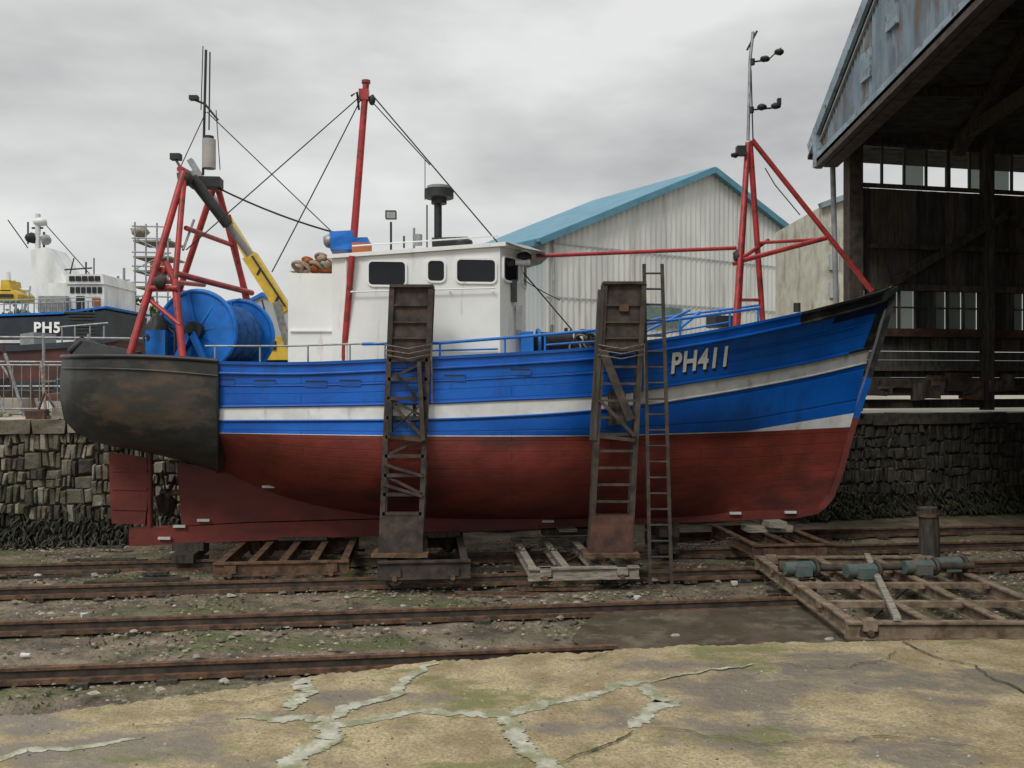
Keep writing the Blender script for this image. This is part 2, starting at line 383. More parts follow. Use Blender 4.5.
for i in range(3400):
    x=random.uniform(-13.5,14)
    if -5<x<6: continue
    z=random.uniform(0,.8)*random.random()+.02; l=random.uniform(.05,.2); y=wy(x)-random.uniform(-.02,.05)-(.35-min(z,.35))*.4*random.random()
    t=random.uniform(-.6,.6); w_=random.uniform(.01,.03)
    b.add([(x-w_,y,z+.05),(x+w_,y-.01,z+.05),(x+w_+t*l,y-.06,z+.05-l*.5),(x+t*l*1.4,y-.07,max(-.02,z+.05-l)),(x-w_*.6+t*l,y-.05,z+.05-l*.5)],[(0,1,2,3,4)],weed)
b.done('stone_quay_wall')
quaym=mk('quay_surface',(.36,.32,.26),(.2,.18,.14),.8,.9)
b=MB(); b.add([(-60,wy(-60)+.45,QZ-.01),(60,wy(60)+.45,QZ-.01),(600,700,QZ-.01),(-600,700,QZ-.01)],[(0,1,2,3)],quaym); b.done('quay_ground')
# ================================================================ THE BOAT
boat=empty('fishing_boat')
sheer=[(205,364),(300,365),(400,361),(500,356),(600,349),(700,335),(800,315),(870,297),(893,289)]
stT=[(205,407),(400,404),(500,400),(600,395),(700,381),(800,364),(870,348)]
stB=[(205,421),(400,420),(500,417),(600,410),(700,396),(800,378),(866,363)]
wl=[(205,433),(400,436),(600,436),(745,432),(850,427)]
wt=[(205,432.6),(400,435.6),(600,435.6),(745,431.4),(800,422),(854,413)]
bot=[(205,463),(218,468),(260,488),(320,506),(400,517),(600,519),(750,517),(815,512)]
Bm=1.9
fs_=[(0,.90),(.15,.95),(.35,1),(.55,.985),(.68,.90),(.8,.70),(.9,.42),(.96,.2),(1,.02)]
fw_=[(0,.86),(.15,.95),(.35,1),(.5,.96),(.62,.84),(.75,.60),(.87,.30),(.95,.12),(1,.02)]
NS=90
rows=[]
def mkrow(pxs,pxe,curve,fb,label):
    rows.append(([(pxs+(pxe-pxs)*j/NS,curve(pxs+(pxe-pxs)*j/NS,j/NS),Bm*fb(j/NS)) for j in range(NS+1)],label))
S=lambda px,t:sinterp(sheer,px)
def mixf(k): return lambda t: sinterp(fs_,t)*(1-k)+sinterp(fw_,t)*k
mkrow(205,893,S,mixf(0),'top')
mkrow(205,891,lambda p,t:S(p,t)+9,mixf(.05),'upper')
mkrow(205,884,lambda p,t:S(p,t)*.66+sinterp(stT,p)*.34,mixf(.25),'upper')
mkrow(205,877,lambda p,t:S(p,t)*.33+sinterp(stT,p)*.67,mixf(.5),'upper')
mkrow(205,870,lambda p,t:sinterp(stT,p),mixf(.7),'stripe')
mkrow(205,866,lambda p,t:sinterp(stB,p),mixf(.8),'lower')
mkrow(205,854,lambda p,t:interp(wt,p),mixf(.95),'wedge')
mkrow(205,850,lambda p,t:sinterp(wl,p),mixf(1),'red')
fk=[.16,.34,.52,.7,.84,.94,1]; gm_=[1.0,.97,.9,.77,.58,.34,.07]; ge=[.88,.72,.55,.38,.23,.12,.07]; stem_px=[846,841,836,831,825,820,815]
for f_,g1,g2,sp in zip(fk,gm_,ge,stem_px):
    def fb(t,g1=g1,g2=g2):
        v=interp([(0,.55),(.25,.1),(.5,0),(.7,.3),(.9,.9),(1,1)],t); return sinterp(fw_,t)*(g1*(1-v)+g2*v)
    mkrow(205+13*f_,sp,lambda p,t,f_=f_:sinterp(wl,min(p,850))*(1-f_)+sinterp(bot,p)*f_,fb,'red')
hb=MB(); grid=[[bp(px,py,-bb) for px,py,bb in r] for r,_ in rows]
mir=lambda v: Vector((v.x,2*yc(v.x)-v.y,v.z))
gi=[0]
for a_,c__ in zip(grid,grid[1:]): gi.append(gi[-1]+(a_[30]-c__[30]).length)
def hm(k,j):
    lab=rows[k][1]; px=rows[k][0][j][0]; end=rows[k][0][-1][0]
    if lab=='top' and px>795: return blackp
    if k==1 and px>832: return navy
    if lab=='upper' and px>end-10: return blackp
    if lab=='stripe': return silver if px>640 else white_h
    return {'top':blue,'upper':blue,'lower':blue,'wedge':white_h,'red':red}[lab]
uvf=lambda k,j:(grid[k][j].x,gi[k])
hb.grid(grid,hm,uvf); hb.grid([[mir(p) for p in r] for r in grid],hm,uvf,flip=True)
hull=hb.done('hull',boat)
bvh=BVHTree.FromPolygons(hb.v,hb.f)
b=MB()
top=grid[0]
def inset(p,d): return Vector((p.x,min(p.y+d,yc(p.x)-.004),p.z))
inn=[inset(p,.10) for p in top]; low=[inset(p,.14) for p in grid[2]]
for f2,sgn in ((lambda v:v,-1),(mir,1)):
    A=[f2(p) for p in top];I=[f2(p) for p in inn];Lw=[f2(p) for p in low]
    b.grid([I,Lw],lambda k,j:white)
    o=Vector((0,.035*sgn,0)); up=Vector((0,0,.045))
    cm=lambda k,j: blue if rows[0][0][j][0]<795 else blackp
    b.grid([[p+o for p in A],[p+o+up for p in A],[p-o*.3+up for p in I],[p-o*.3 for p in I],[p+o for p in A]],cm,smooth=False)
b.grid([low,[mir(p) for p in low]],lambda k,j:timber)
b.done('bulwark_and_deck',boat)
b=MB()
def rub(k,frac,rad,cut,m1,m2,j1=NS,off=.012):
    for side in (0,1):
        pts=[]
        for j in range(j1+1):
            p=grid[k][j].lerp(grid[k+1][j],frac)+Vector((0,-off,0))
            pts.append(mir(p) if side else p)
        b.tube(pts[:cut+1],rad,m1,6); 
        if cut<j1: b.tube(pts[cut:],rad,m2,6)
rub(0,1,.03,78,blue,blackp); rub(4,0,.022,87,blue,blackp); rub(5,0,.018,60,blue,silver); rub(2,.5,.012,NS-3,blue,blue,NS-3,.005)
b.done('rubbing_strakes',boat)
b=MB()
def onhull(px,py,D):
    p=at(px,py,D); return bvh.ray_cast(Vector((p.x,5,p.z)),Vector((0,1,0)))[0] or p
for px,py in [(230,382),(270,383),(320,384),(353,383),(455,378),(520,372)]:
    h=onhull(px,py,13.3); b.box((h.x,h.y,h.z),(.32,.03,.1),blue,.03); b.box((h.x,h.y-.017,h.z+.04),(.3,.012,.015),dark,.03)
for px,py in [(180,526),(165,538),(204,520),(548,521),(735,513),(790,512)]:
    p=bp(px,py,-.14); b.box((p.x,p.y-.02,p.z),(.2,.05,.04),litter)
h=onhull(265,488,14.0); b.box((h.x,h.y-.02,h.z),(.2,.06,.04),litter)
b.done('anodes_and_scuppers',boat)
b=MB()
def cprism(pts,th,mat):
    P=[bp(x,y,0) for x,y in pts]; P=[Vector((p.x,p.y-th/2,p.z)) for p in P]; b.prism(P,(0,th,0),mat)
cprism([(132,528),(178,526),(250,522),(430,517),(700,511),(800,509),(822,508),(815,513),(795,517),(700,521),(430,532),(132,545)],.24,red)
cprism([(179,462),(240,470),(330,500),(430,516),(250,521),(184,525)],.2,red)
stem=[(893,287),(888,310),(878,345),(868,378),(855,418),(848,440),(840,470),(830,497),(815,514)]
def stemseg(s,mat):
    L_=[bp(x,y,0) for x,y in s]
    for p,q in zip(L_,L_[1:]): b.beam(p,q,.13,.10,mat,up=(1,0,.3))
stemseg(stem[:4],blackp); stemseg(stem[3:5],blue); stemseg(stem[4:],red)
cprism([(876,296),(894,287),(894,292),(880,303)],.35,blackp)
cprism([(110,452),(148,458),(150,490),(146,524),(113,523),(111,490)],.10,red)
for y in (470,488,508): b.beam(bp(112,y,-.06),bp(147,y+1,-.06),.02,.05,red)
b.tube([bp(150,450,0),bp(150,528,0)],.05,red)
b.tube([bp(185,492,0),bp(160,494,0)],.05,rust)
pc=bp(166,494,0); b.cyl(pc,(1,0.1,0),.09,.16,rustd,12)
for k in range(4):
    t=k*math.pi/2+.5; d=Vector((0,math.cos(t),math.sin(t))); s_=Vector((0,-math.sin(t),math.cos(t)))
    P=[pc+d*.06-s_*.06+Vector((-.03,0,0)),pc+d*.3-s_*.16+Vector((-.07,0,0)),pc+d*.44-s_*.05,pc+d*.44+s_*.08,pc+d*.28+s_*.17+Vector((.07,0,0)),pc+d*.06+s_*.06+Vector((.03,0,0))]
    b.prism(P,(.025,0,0),rustd)
b.done('keel_rudder_and_propeller',boat)
sternm=bpy.data.materials.new('stern_steel'); sternm.use_nodes=True
nt=sternm.node_tree;N=nt.nodes;L=nt.links; bs=N['Principled BSDF']; tc=N.new('ShaderNodeTexCoord'); bs.inputs['Roughness'].default_value=.45
cen=bp(155,402,-1.6)
mp=N.new('ShaderNodeMapping'); mp.inputs['Location'].default_value=(-cen.x/.95,0,-cen.z/.52); mp.inputs['Scale'].default_value=(1/.95,0,1/.52); L.new(tc.outputs['Object'],mp.inputs['Vector'])
ln=N.new('ShaderNodeVectorMath'); ln.operation='LENGTH'; L.new(mp.outputs[0],ln.inputs[0])
nn=noi(2.2,5,.7,(1,1,1.5)); ad=N.new('ShaderNodeMath'); ad.operation='MULTIPLY_ADD'; ad.inputs[1].default_value=2.2; L.new(nn,ad.inputs[0]); L.new(ln.outputs['Value'],ad.inputs[2])
msk=mrange(ad.outputs[0],1.85,2.2,1,0)
n2=noi(4,5,.7,(.5,1,1.5))
rustc=mixc(mrange(n2,.42,.64),(.04,.038,.034),(.092,.06,.038))
L.new(mixc(msk,mixc(mrange(n2,.5,.65),(.018,.019,.019),(.04,.04,.038)),rustc),bs.inputs['Base Color'])
b=MB(); sr=[((62,357),(218,361),1.77),((60,378),(218,388),1.77),((60,400),(218,418),1.74),((64,420),(218,445),1.62),((76,433),(218,462),1.35),((95,442),(218,470),.8),((110,446),(218,472),.05)]
fb=[(0,.42),(.03,.6),(.07,.73),(.13,.83),(.25,.92),(.5,.98),(1,1)]
M=40; G=[]
for (lp,ly),(rp,ry),bb in sr:
    G.append([bp(lp+(rp-lp)*(j/M)**1.4,ly+(ry-ly)*(j/M)**1.4-2.5*math.sin((j/M)**1.4*math.pi),-bb*interp(fb,(j/M)**1.4)) for j in range(M+1)])
smf=lambda k,j: sternm
b.grid(G,smf); b.grid([[mir(p) for p in r] for r in G],smf,flip=True)
for k in range(len(G)-1):
    b.add([G[k][0],mir(G[k][0]),mir(G[k+1][0]),G[k+1][0]],[(0,1,2,3)],blackp)
    b.add([G[k][M],mir(G[k][M]),mir(G[k+1][M]),G[k+1][M]],[(0,1,2,3)],blackp)
dk=[Vector((p.x,p.y+.05,p.z-.35)) for p in G[0]]
b.grid([dk,[mir(p) for p in dk]],lambda k,j:dark)
b.tube(G[0],.04,blackp,6); b.tube([mir(p) for p in G[0]],.04,blackp,6); b.tube([G[0][0],mir(G[0][0])],.04,blackp)
b.tube([g[M]+Vector((0,-.01,0)) for g in G],.02,blackp,6)
b.tube([G[0][j].lerp(G[1][j],.55)+Vector((0,-.012,0)) for j in range(2,M+1)],.018,sternm,6)
for s_ in (-.8,.8): b.tube([bp(70,352,s_),bp(82,341,s_),bp(92,344,s_),bp(110,355,s_)],.06,dark)
b.tube([bp(82,341,-.8),bp(82,341,.8)],.07,dark)
b.prism([bp(70,356,-.9),bp(84,341,-.9),bp(140,352,-1.3),bp(140,359,-1.3)],(0,.08,0),dark)
b.done('stern_extension',boat)
wm=mk('number_white',(.85,.86,.86),(.75,.76,.76),6,.5)
b=MB()
for off,mat,dd in (((1.6,2.2),dark,.012),((0,0),wm,.022)):
    for side in (0,1):
        P=[]
        for u,w in TXT:
            if side: u=1-u
            h=onhull(670+u*61+off[0],374-8*u-w*21+off[1],13.95)
            q=h+Vector((0,-dd,0)); P.append(mir(q) if side else q)
        b.add(P,TXF,mat)
b.done('registration_number',boat)
# ---- wheelhouse
def rrect(w,h,r,n=5):
    pts=[]
    for cx,cz,a0 in ((w/2-r,h/2-r,0),(-w/2+r,h/2-r,90),(-w/2+r,-h/2+r,180),(w/2-r,-h/2+r,270)):
        for i in range(n):
            t=math.radians(a0+90*i/(n-1)); pts.append((cx+r*math.cos(t),cz+r*math.sin(t)))
    return pts
def window(b,c,U,Vv,Nn,w,h,r=.06,fr=.03):
    c=Vector(c);U=Vector(U).normalized();Vv=Vector(Vv).normalized();Nn=Vector(Nn).normalized()
    o=rrect(w+2*fr,h+2*fr,r+fr);i_=rrect(w,h,r); n=len(o)
    O0=[c+U*a+Vv*q-Nn*.01 for a,q in o];O1=[c+U*a+Vv*q+Nn*.03 for a,q in o];I1=[c+U*a+Vv*q+Nn*.03 for a,q in i_];I0=[c+U*a+Vv*q+Nn*.004 for a,q in i_]
    fs=[]
    for k in range(n):
        k2=(k+1)%n; fs+=[(k,k2,n+k2,n+k),(n+k,n+k2,2*n+k2,2*n+k),(2*n+k,2*n+k2,3*n+k2,3*n+k)]
    b.add(O0+O1+I1+I0,fs,white); b.add([p+Nn*.003 for p in I0],[tuple(range(n))],glass)
wh=MB()
wa=bp(346,258,-1.25); wf=bp(500,247,-1.25); wb_z=2.85
Xa=bp(332,258,-1.25).x
def plan(x,b_): return (x,yc(x)+b_)
pl=[plan(Xa,-1.25),plan(wf.x,-1.25),plan(wf.x+.33,-.7),plan(wf.x+.42,0),plan(wf.x+.33,.7),plan(wf.x,1.25),plan(Xa,1.25)]
def topz(x): return wa.z+(wf.z-wa.z)*(x-wa.x)/(wf.x-wa.x)
n=len(pl)
vs=[(x,y,wb_z) for x,y in pl]+[(x,y,topz(x)) for x,y in pl]
wh.add(vs,[(i,(i+1)%n,n+(i+1)%n,n+i) for i in range(n)]+[tuple(range(n,2*n))],white)
cx=sum(p[0] for p in pl)/n; cy=sum(p[1] for p in pl)/n
ov=[(cx+(x-cx)*1.03+(.07 if x>wf.x-.01 else 0),cy+(y-cy)*1.05) for x,y in pl]
vs=[(x,y,topz(x)+.005) for x,y in ov]+[(x,y,topz(x)+.065) for x,y in ov]
wh.add(vs,[(i,(i+1)%n,n+(i+1)%n,n+i) for i in range(n)]+[tuple(range(n,2*n)),tuple(range(n-1,-1,-1))],white)
A=bp(288,273,-1.15); Bx=Xa+.01
pl2=[plan(A.x,-1.15),plan(Bx,-1.15),plan(Bx,1.15),plan(A.x,1.15)]
wh.add([(x,y,wb_z) for x,y in pl2]+[(x,y,A.z) for x,y in pl2],[(i,(i+1)%4,4+(i+1)%4,4+i) for i in range(4)]+[(4,5,6,7)],white)
Sd=Vector((1,YS,0)); Nn=Vector((YS,-1,0))
for l,t_,r,bt in ((369,262,405,285),(428,261,444,281),(457,260,495,282)):
    p=bp((l+r)/2,(t_+bt)/2,-1.25); w=(r-l)/F*p.y;h=(bt-t_)/F*p.y
    window(wh,p,Sd,(0,0,1),Nn,w,h); window(wh,mir(p),Sd,(0,0,1),-Nn,w,h)
for i in (1,2,3,4):
    a0=Vector((*pl[i],0));a1=Vector((*pl[i+1],0)); d=(a1-a0); nn=Vector((d.y,-d.x,0)).normalized()
    c=(a0+a1)/2; c.z=wf.z-.32; window(wh,c,d,(0,0,1),nn,d.length-.2,.36)
wh.tube([bp(420,300,-1.32),bp(420,356,-1.32)],.012,galv)
wh.beam(bp(346,259,-1.262),bp(346,362,-1.262),.02,.02,white)
wh.beam(bp(290,331,-1.17),bp(345,331,-1.17),.03,.02,white)
wh.tube([bp(418,351,-1.3),bp(498,349,-1.3)],.016,bluep,6)
wh.tube([bp(350,292,-1.33),bp(495,288,-1.33)],.012,white,6)
for px in (352,400,450,493): wh.tube([bp(px,291,-1.33),bp(px,291,-1.25)],.01,white,5)
wh.box(bp(514,291,-.95),(.1,.1,.35),dark); wh.box(bp(519,318,-.9),(.1,.12,.4),grey)
v=[Vector((x,y,topz(x)+.07)) for x,y in ov[1:6]]
wh.grid([v,[Vector((p.x+.28,p.y,p.z-.1)) for p in v]],lambda k,j:grey)
wh.blob(bp(524,258,-.8),(.13,.11,.1),dark,3,.1); wh.tube([bp(515,262,-.85),bp(530,262,-.85)],.05,white)
wh.tube([bp(352,252,-1.15),bp(352,246,-1.15),bp(498,236,-1.15),bp(498,246,-1.15)],.012,white,6)
wh.done('wheelhouse',boat)
b=MB()
def rb(px,py,b_=0): return bp(px,py,b_)
b.box(rb(350,246,-.3),(.62,.5,.2),drumb,.1,.02); b.box(rb(342,238,-.3),(.34,.4,.16),drumb,.1,.02); b.box(rb(362,249,-.5),(.3,.3,.16),mk('crate_orange',(.4,.12,.05)),.1)
b.blob(rb(330,241,-.2),(.12,.12,.12),galv,1,.1)
coilb=mk('brown_coil',(.35,.27,.19),(.22,.15,.1),8)
for i,(px,py,r) in enumerate([(301,267,.13),(315,267,.12),(327,263,.15),(322,258,.10),(308,261,.08)]):
    b.ring(rb(px,py,-.7+.15*i),(.2,.5,.9),r,.032,orange if i in(2,4) else coilb,18,6)
    b.blob(rb(px,py+2,-.5),(r*.8,.2,.07),[coilb,orange,timber][i%3],i,.3)
b.box(rb(303,269,-.2),(.35,.4,.12),white); b.box(rb(326,268,-.3),(.3,.6,.18),orange)
b.tube([rb(391,250,-.6),rb(391,222,-.6)],.018,dark); b.box(rb(391,215,-.6),(.17,.12,.13),dark); b.box(rb(391,215,-.67),(.14,.02,.1),galv)
b.tube([rb(438,248,-.2),rb(438,205,-.2)],.065,dark,12); b.cyl(rb(439,201,-.2),(0,0,1),.13,.1,dark); b.cyl(rb(439,194,-.2),(0,0,1),.245,.14,dark,28); b.cyl(rb(439,188,-.2),(0,0,1),.20,.05,grey,28)
b.tube([rb(427,248,-.2),rb(427,205,-.2)],.012,dark)
b.tube([rb(432,243,-.3),rb(468,242,-.3)],.09,dark,14); b.blob(rb(462,243,-.3),(.18,.15,.09),blackp,2,.05)
b.tube([rb(414,250,-.2),rb(414,228,-.2)],.02,galv); b.tube([rb(404,248,-.9),rb(404,236,-.9)],.015,dark)
b.cyl(rb(418,240,-.4),(0,0,1),.07,.18,grey,12); b.cyl(rb(480,247,-.5),(0,0,1),.05,.08,white,12)
b.tube([rb(425,200,-.2),rb(425,160,-.2)],.007,dark,5)
b.done('roof_equipment',boat)
b=MB()
b.tube([bp(343,372,0),bp(352,260,0),bp(366,84,0)],.078,redp,12,.055)
b.cyl(bp(366,82,0),(0,0,1),.075,.05,redp,12)
b.box(bp(364,95,0),(.16,.12,.18),redp); b.blob(bp(372,100,0),(.06,.05,.09),dark,1,.1)
b.tube([bp(359,110,0),bp(357,92,-.1),bp(351,96,-.1)],.02,dark)
b.tube([bp(343,366,-1.2),bp(352,256,-1.34)],.05,redp,10)
b.done('main_mast',boat)
b=MB()
def cab(p,q,r=.010,sag=0,mat=rope):
    p=Vector(p);q=Vector(q); b.tube([p.lerp(q,i/8)-Vector((0,0,sag*4*(i/8)*(1-i/8))) for i in range(9)],r,mat,5)
mt=bp(364,93,0)
cab(mt,bp(186,250,-.9)); cab(mt,bp(272,272,-.9),.011,.02); cab(mt,bp(430,165,0)); cab(bp(374,97,0),bp(572,330,-.7),.012)
cab(bp(207,112,0),bp(332,232,-.2),.009); cab(bp(218,188,0),bp(340,234,-.3),.016,.06); cab(bp(180,168,-.2),bp(206,112,0),.008)
cab(bp(220,170,.2),bp(216,110,0),.008)
cab(bp(750,140,0),bp(742,240,0),.008); cab(bp(500,262,-.3),bp(560,300,-.6),.008,.05)
b.done('rigging',boat)
b=MB()
def T(p,q,r=.05,m=redp): b.tube([p,q],r,m,10)
T(bp(129,358,-1.45),bp(184,172,-.75),.055); T(bp(183,360,-1.5),bp(175,282,-1.2),.055); T(bp(175,282,-1.2),bp(166,262,-1.15),.05); T(bp(175,282,-1.2),bp(184,178,-.75),.045)
T(bp(163,340,1.45),bp(214,186,.75),.055); T(bp(262,356,1.5),bp(218,188,.75),.055); T(bp(248,310,1.2),bp(228,215,.8),.05)
T(bp(180,169,-.75),bp(218,190,.75),.055); T(bp(152,280,-1.15),bp(204,285,1.2),.04)
T(bp(162,270,-1.1),bp(252,293,1.2),.05); T(bp(150,300,-1.2),bp(180,325,-1.4),.035); T(bp(186,228,-.9),bp(232,245,.9),.04); T(bp(150,288,-1.2),bp(178,288,-1.3),.045)
b.tube([bp(190,172,-.5),bp(250,255,-.2)],.06,grey,10); b.tube([bp(192,178,-.5),bp(228,225,-.4)],.09,dark,10)
b.tube([bp(203,175,0),bp(206,50,0)],.022,dark,8); b.tube([bp(209,130,0),bp(210,52,0)],.012,dark,6); b.tube([bp(201,110,0),bp(203,46,0)],.008,dark,6)
b.tube([bp(190,98,0),bp(205,104,0),bp(218,120,0)],.02,dark,6); b.box(bp(194,98,0),(.14,.1,.07),dark)
b.cyl(bp(209,154,0),(0,0,1),.11,.48,mk('radar_reflector',(.4,.39,.36)),14); b.cyl(bp(209,138,0),(0,0,1),.08,.06,dark,12)
b.box(bp(206,183,0),(.5,.3,.16),dark,.1); b.box(bp(176,157,-.3),(.16,.12,.1),dark); b.tube([bp(176,160,-.3),bp(182,170,-.6)],.02,dark)
b.blob(bp(185,178,-.7),(.13,.1,.12),rustd,1,.2); b.blob(bp(160,282,-1.3),(.1,.1,.12),rustd,2,.2)
b.tube([bp(194,220,-.6),bp(183,250,-1)],.02,galv)
b.done('stern_gantry',boat)
b=MB()
c0=bp(197,331,-.85); c1=Vector((c0.x+.15,c0.y+1.6,c0.z)); ax=(c1-c0).normalized()
for c in (c0,c1):
    b.cyl(c,ax,.62,.035,drumb,40); b.ring(c,ax,.62,.04,drumb,40,8); b.ring(c,ax,.38,.02,drumb,30,6)
    for k in range(8):
        t=k*math.pi/4+.2; d=Vector((math.cos(t),0,math.sin(t))); b.beam(c+d*.12-ax*.03,c+d*.6-ax*.03,.04,.03,drumb,up=ax)
        b.beam(c+d*.12+ax*.03,c+d*.6+ax*.03,.04,.03,drumb,up=ax)
netm=mk('blue_net_twine',(.02,.10,.32),(.01,.05,.16),9,.9,.6,30)
for k in range(9): b.ring(c0+ax*(.15+k*.165),ax,.36+random.uniform(-.03,.03),.13,netm,26,8)
b.cyl(c0-ax*.09,ax,.14,.16,dark,16); b.tube([c0-ax*.05,c0-ax*.3],.06,dark)
b.beam(c0-ax*.22,c0-ax*.22+Vector((-.35,0,-.75)),.09,.09,drumb); b.beam(c0-ax*.22,c0-ax*.22+Vector((.35,0,-.75)),.09,.09,drumb)
b.box(c0+Vector((-.55,-.1,-.25)),(.3,.3,.5),drumb); b.blob(c0+Vector((-.6,0,-.1)),(.2,.25,.3),dark,3,.4); b.box(c0+Vector((-.62,.3,0)),(.12,.3,.5),drumb,.2)
for k in range(6): b.tube([c0+Vector((-.7+.1*k,-.1,-.6)),c0+Vector((-.75+.12*k,-.2,-.1+.05*(k%3))),c0+Vector((-.5,0,.1))],.02,dark,6)
b.done('net_drum',boat)
b=MB()
def railrun(pts,bfun,mat,r=.018): b.tube([bp(x,y,bfun(x)) for x,y in pts],r,mat,7)
hb_=lambda px: -(interp([(205,1.68),(400,1.86),(600,1.82),(680,1.65),(760,1.32),(800,1.05)],px))
railrun([(205,346),(290,346),(385,343)],hb_,galv,.014)
for px in (215,260,308,350,385): b.tube([bp(px,363,hb_(px)),bp(px,345,hb_(px))],.014,galv,6)
rp=[(362,344),(440,343),(505,338),(600,330),(660,322),(760,308)]
railrun(rp,hb_,bluep,.024)
for px in (440,505,545,600,640,680,730,758): b.tube([bp(px,interp(sheer,px),hb_(px)),bp(px,interp(rp,px),hb_(px))],.018,bluep,6)
railrun([(545,345),(600,341),(660,334),(730,322)],hb_,bluep,.015)
hf=lambda px:-hb_(px)
rq=[(530,340),(600,332),(660,318),(760,305)]
railrun(rq,hf,bluep,.022)
for px in (560,600,640,680,720): b.tube([bp(px,350,hf(px)),bp(px,interp(rq,px),hf(px))],.016,bluep,6)
b.done('deck_rails',boat)
b=MB()
hd=bp(748,143,0)
T(bp(735,330,-.55),hd,.05); T(bp(763,326,.2),bp(750,143,0),.05); T(bp(738,326,.7),hd,.045); T(bp(752,140,0),bp(872,291,0),.045)
T(bp(536,256,-.2),bp(736,248,-.1),.035); T(bp(737,262,-.3),bp(826,238,0),.045); T(bp(757,243,.1),bp(826,239,0),.03)
T(bp(734,264,-.35),bp(768,240,.3),.035); T(bp(741,300,-.4),bp(760,300,.2),.03)
b.blob(bp(737,257,-.3),(.07,.07,.12),dark,1,.2); b.box(bp(741,151,-.1),(.16,.14,.16),dark); b.blob(bp(735,155,-.1),(.07,.07,.05),dark,2,.2)
b.tube([bp(748,140,0),bp(750,60,0),bp(753,32,0)],.028,galv,8); b.tube([bp(753,140,0),bp(751,70,0)],.012,dark,6)
b.tube([bp(747,50,0),bp(757,31,0)],.02,dark,6)
b.tube([bp(751,62,0),bp(768,60,0)],.016,dark,6); b.tube([bp(750,110,0),bp(772,108,0)],.016,dark,6)
for px,py in ((765,59),(779,52),(762,107),(776,106)): b.blob(bp(px,py,0),(.09,.08,.055),dark,px,.1)
b.box(bp(779,102,0),(.06,.08,.12),dark); b.tube([bp(768,60,0),bp(781,48,0)],.014,dark,6)
b.cyl(bp(752,62,0),(0,0,1),.05,.1,dark,10); b.cyl(bp(751,110,0),(0,0,1),.05,.1,dark,10)
b.tube([bp(765,168,0),bp(775,185,0),bp(800,215,0)],.01,dark,5)
b.done('foremast_tripod',boat)
b=MB()
b.tube([bp(540,344,-.6),bp(572,344,-.1)],.2,dark,16); b.ring(bp(538,343,-.6),(1,.1,0),.22,.03,bluep,20,6); b.ring(bp(572,342,-.1),(1,.1,0),.22,.03,galv,20,6)
b.blob(bp(593,346,-.6),(.3,.3,.16),timberd,4,.35); b.ring(bp(584,340,-.8),(.6,1,.2),.14,.045,dark,18,7); b.blob(bp(609,344,-.6),(.2,.3,.2),rope,8,.4)
b.box(bp(527,343,-.8),(.2,.4,.35),drumb); b.tube([bp(566,350,-.3),bp(566,328,-.3)],.03,dark); b.tube([bp(550,350,-.3),bp(552,325,-.3)],.025,galv)
b.box(bp(720,322,.2),(.35,.4,.2),dark,.2); b.tube([bp(797,312,-.3),bp(797,303,-.3)],.06,dark,10)
b.tube([bp(680,328,-.3),bp(700,312,-.3)],.03,bluep); b.tube([bp(640,334,.3),bp(690,310,.3)],.025,bluep)
for i in range(12): b.ring(bp(575+i*3,347-(i%3)*4,-.9),(random.uniform(-1,1),1,random.uniform(-1,1)),.09,.018,rope if i%2 else roper,14,5)
b.done('foredeck_winch_and_nets',boat)
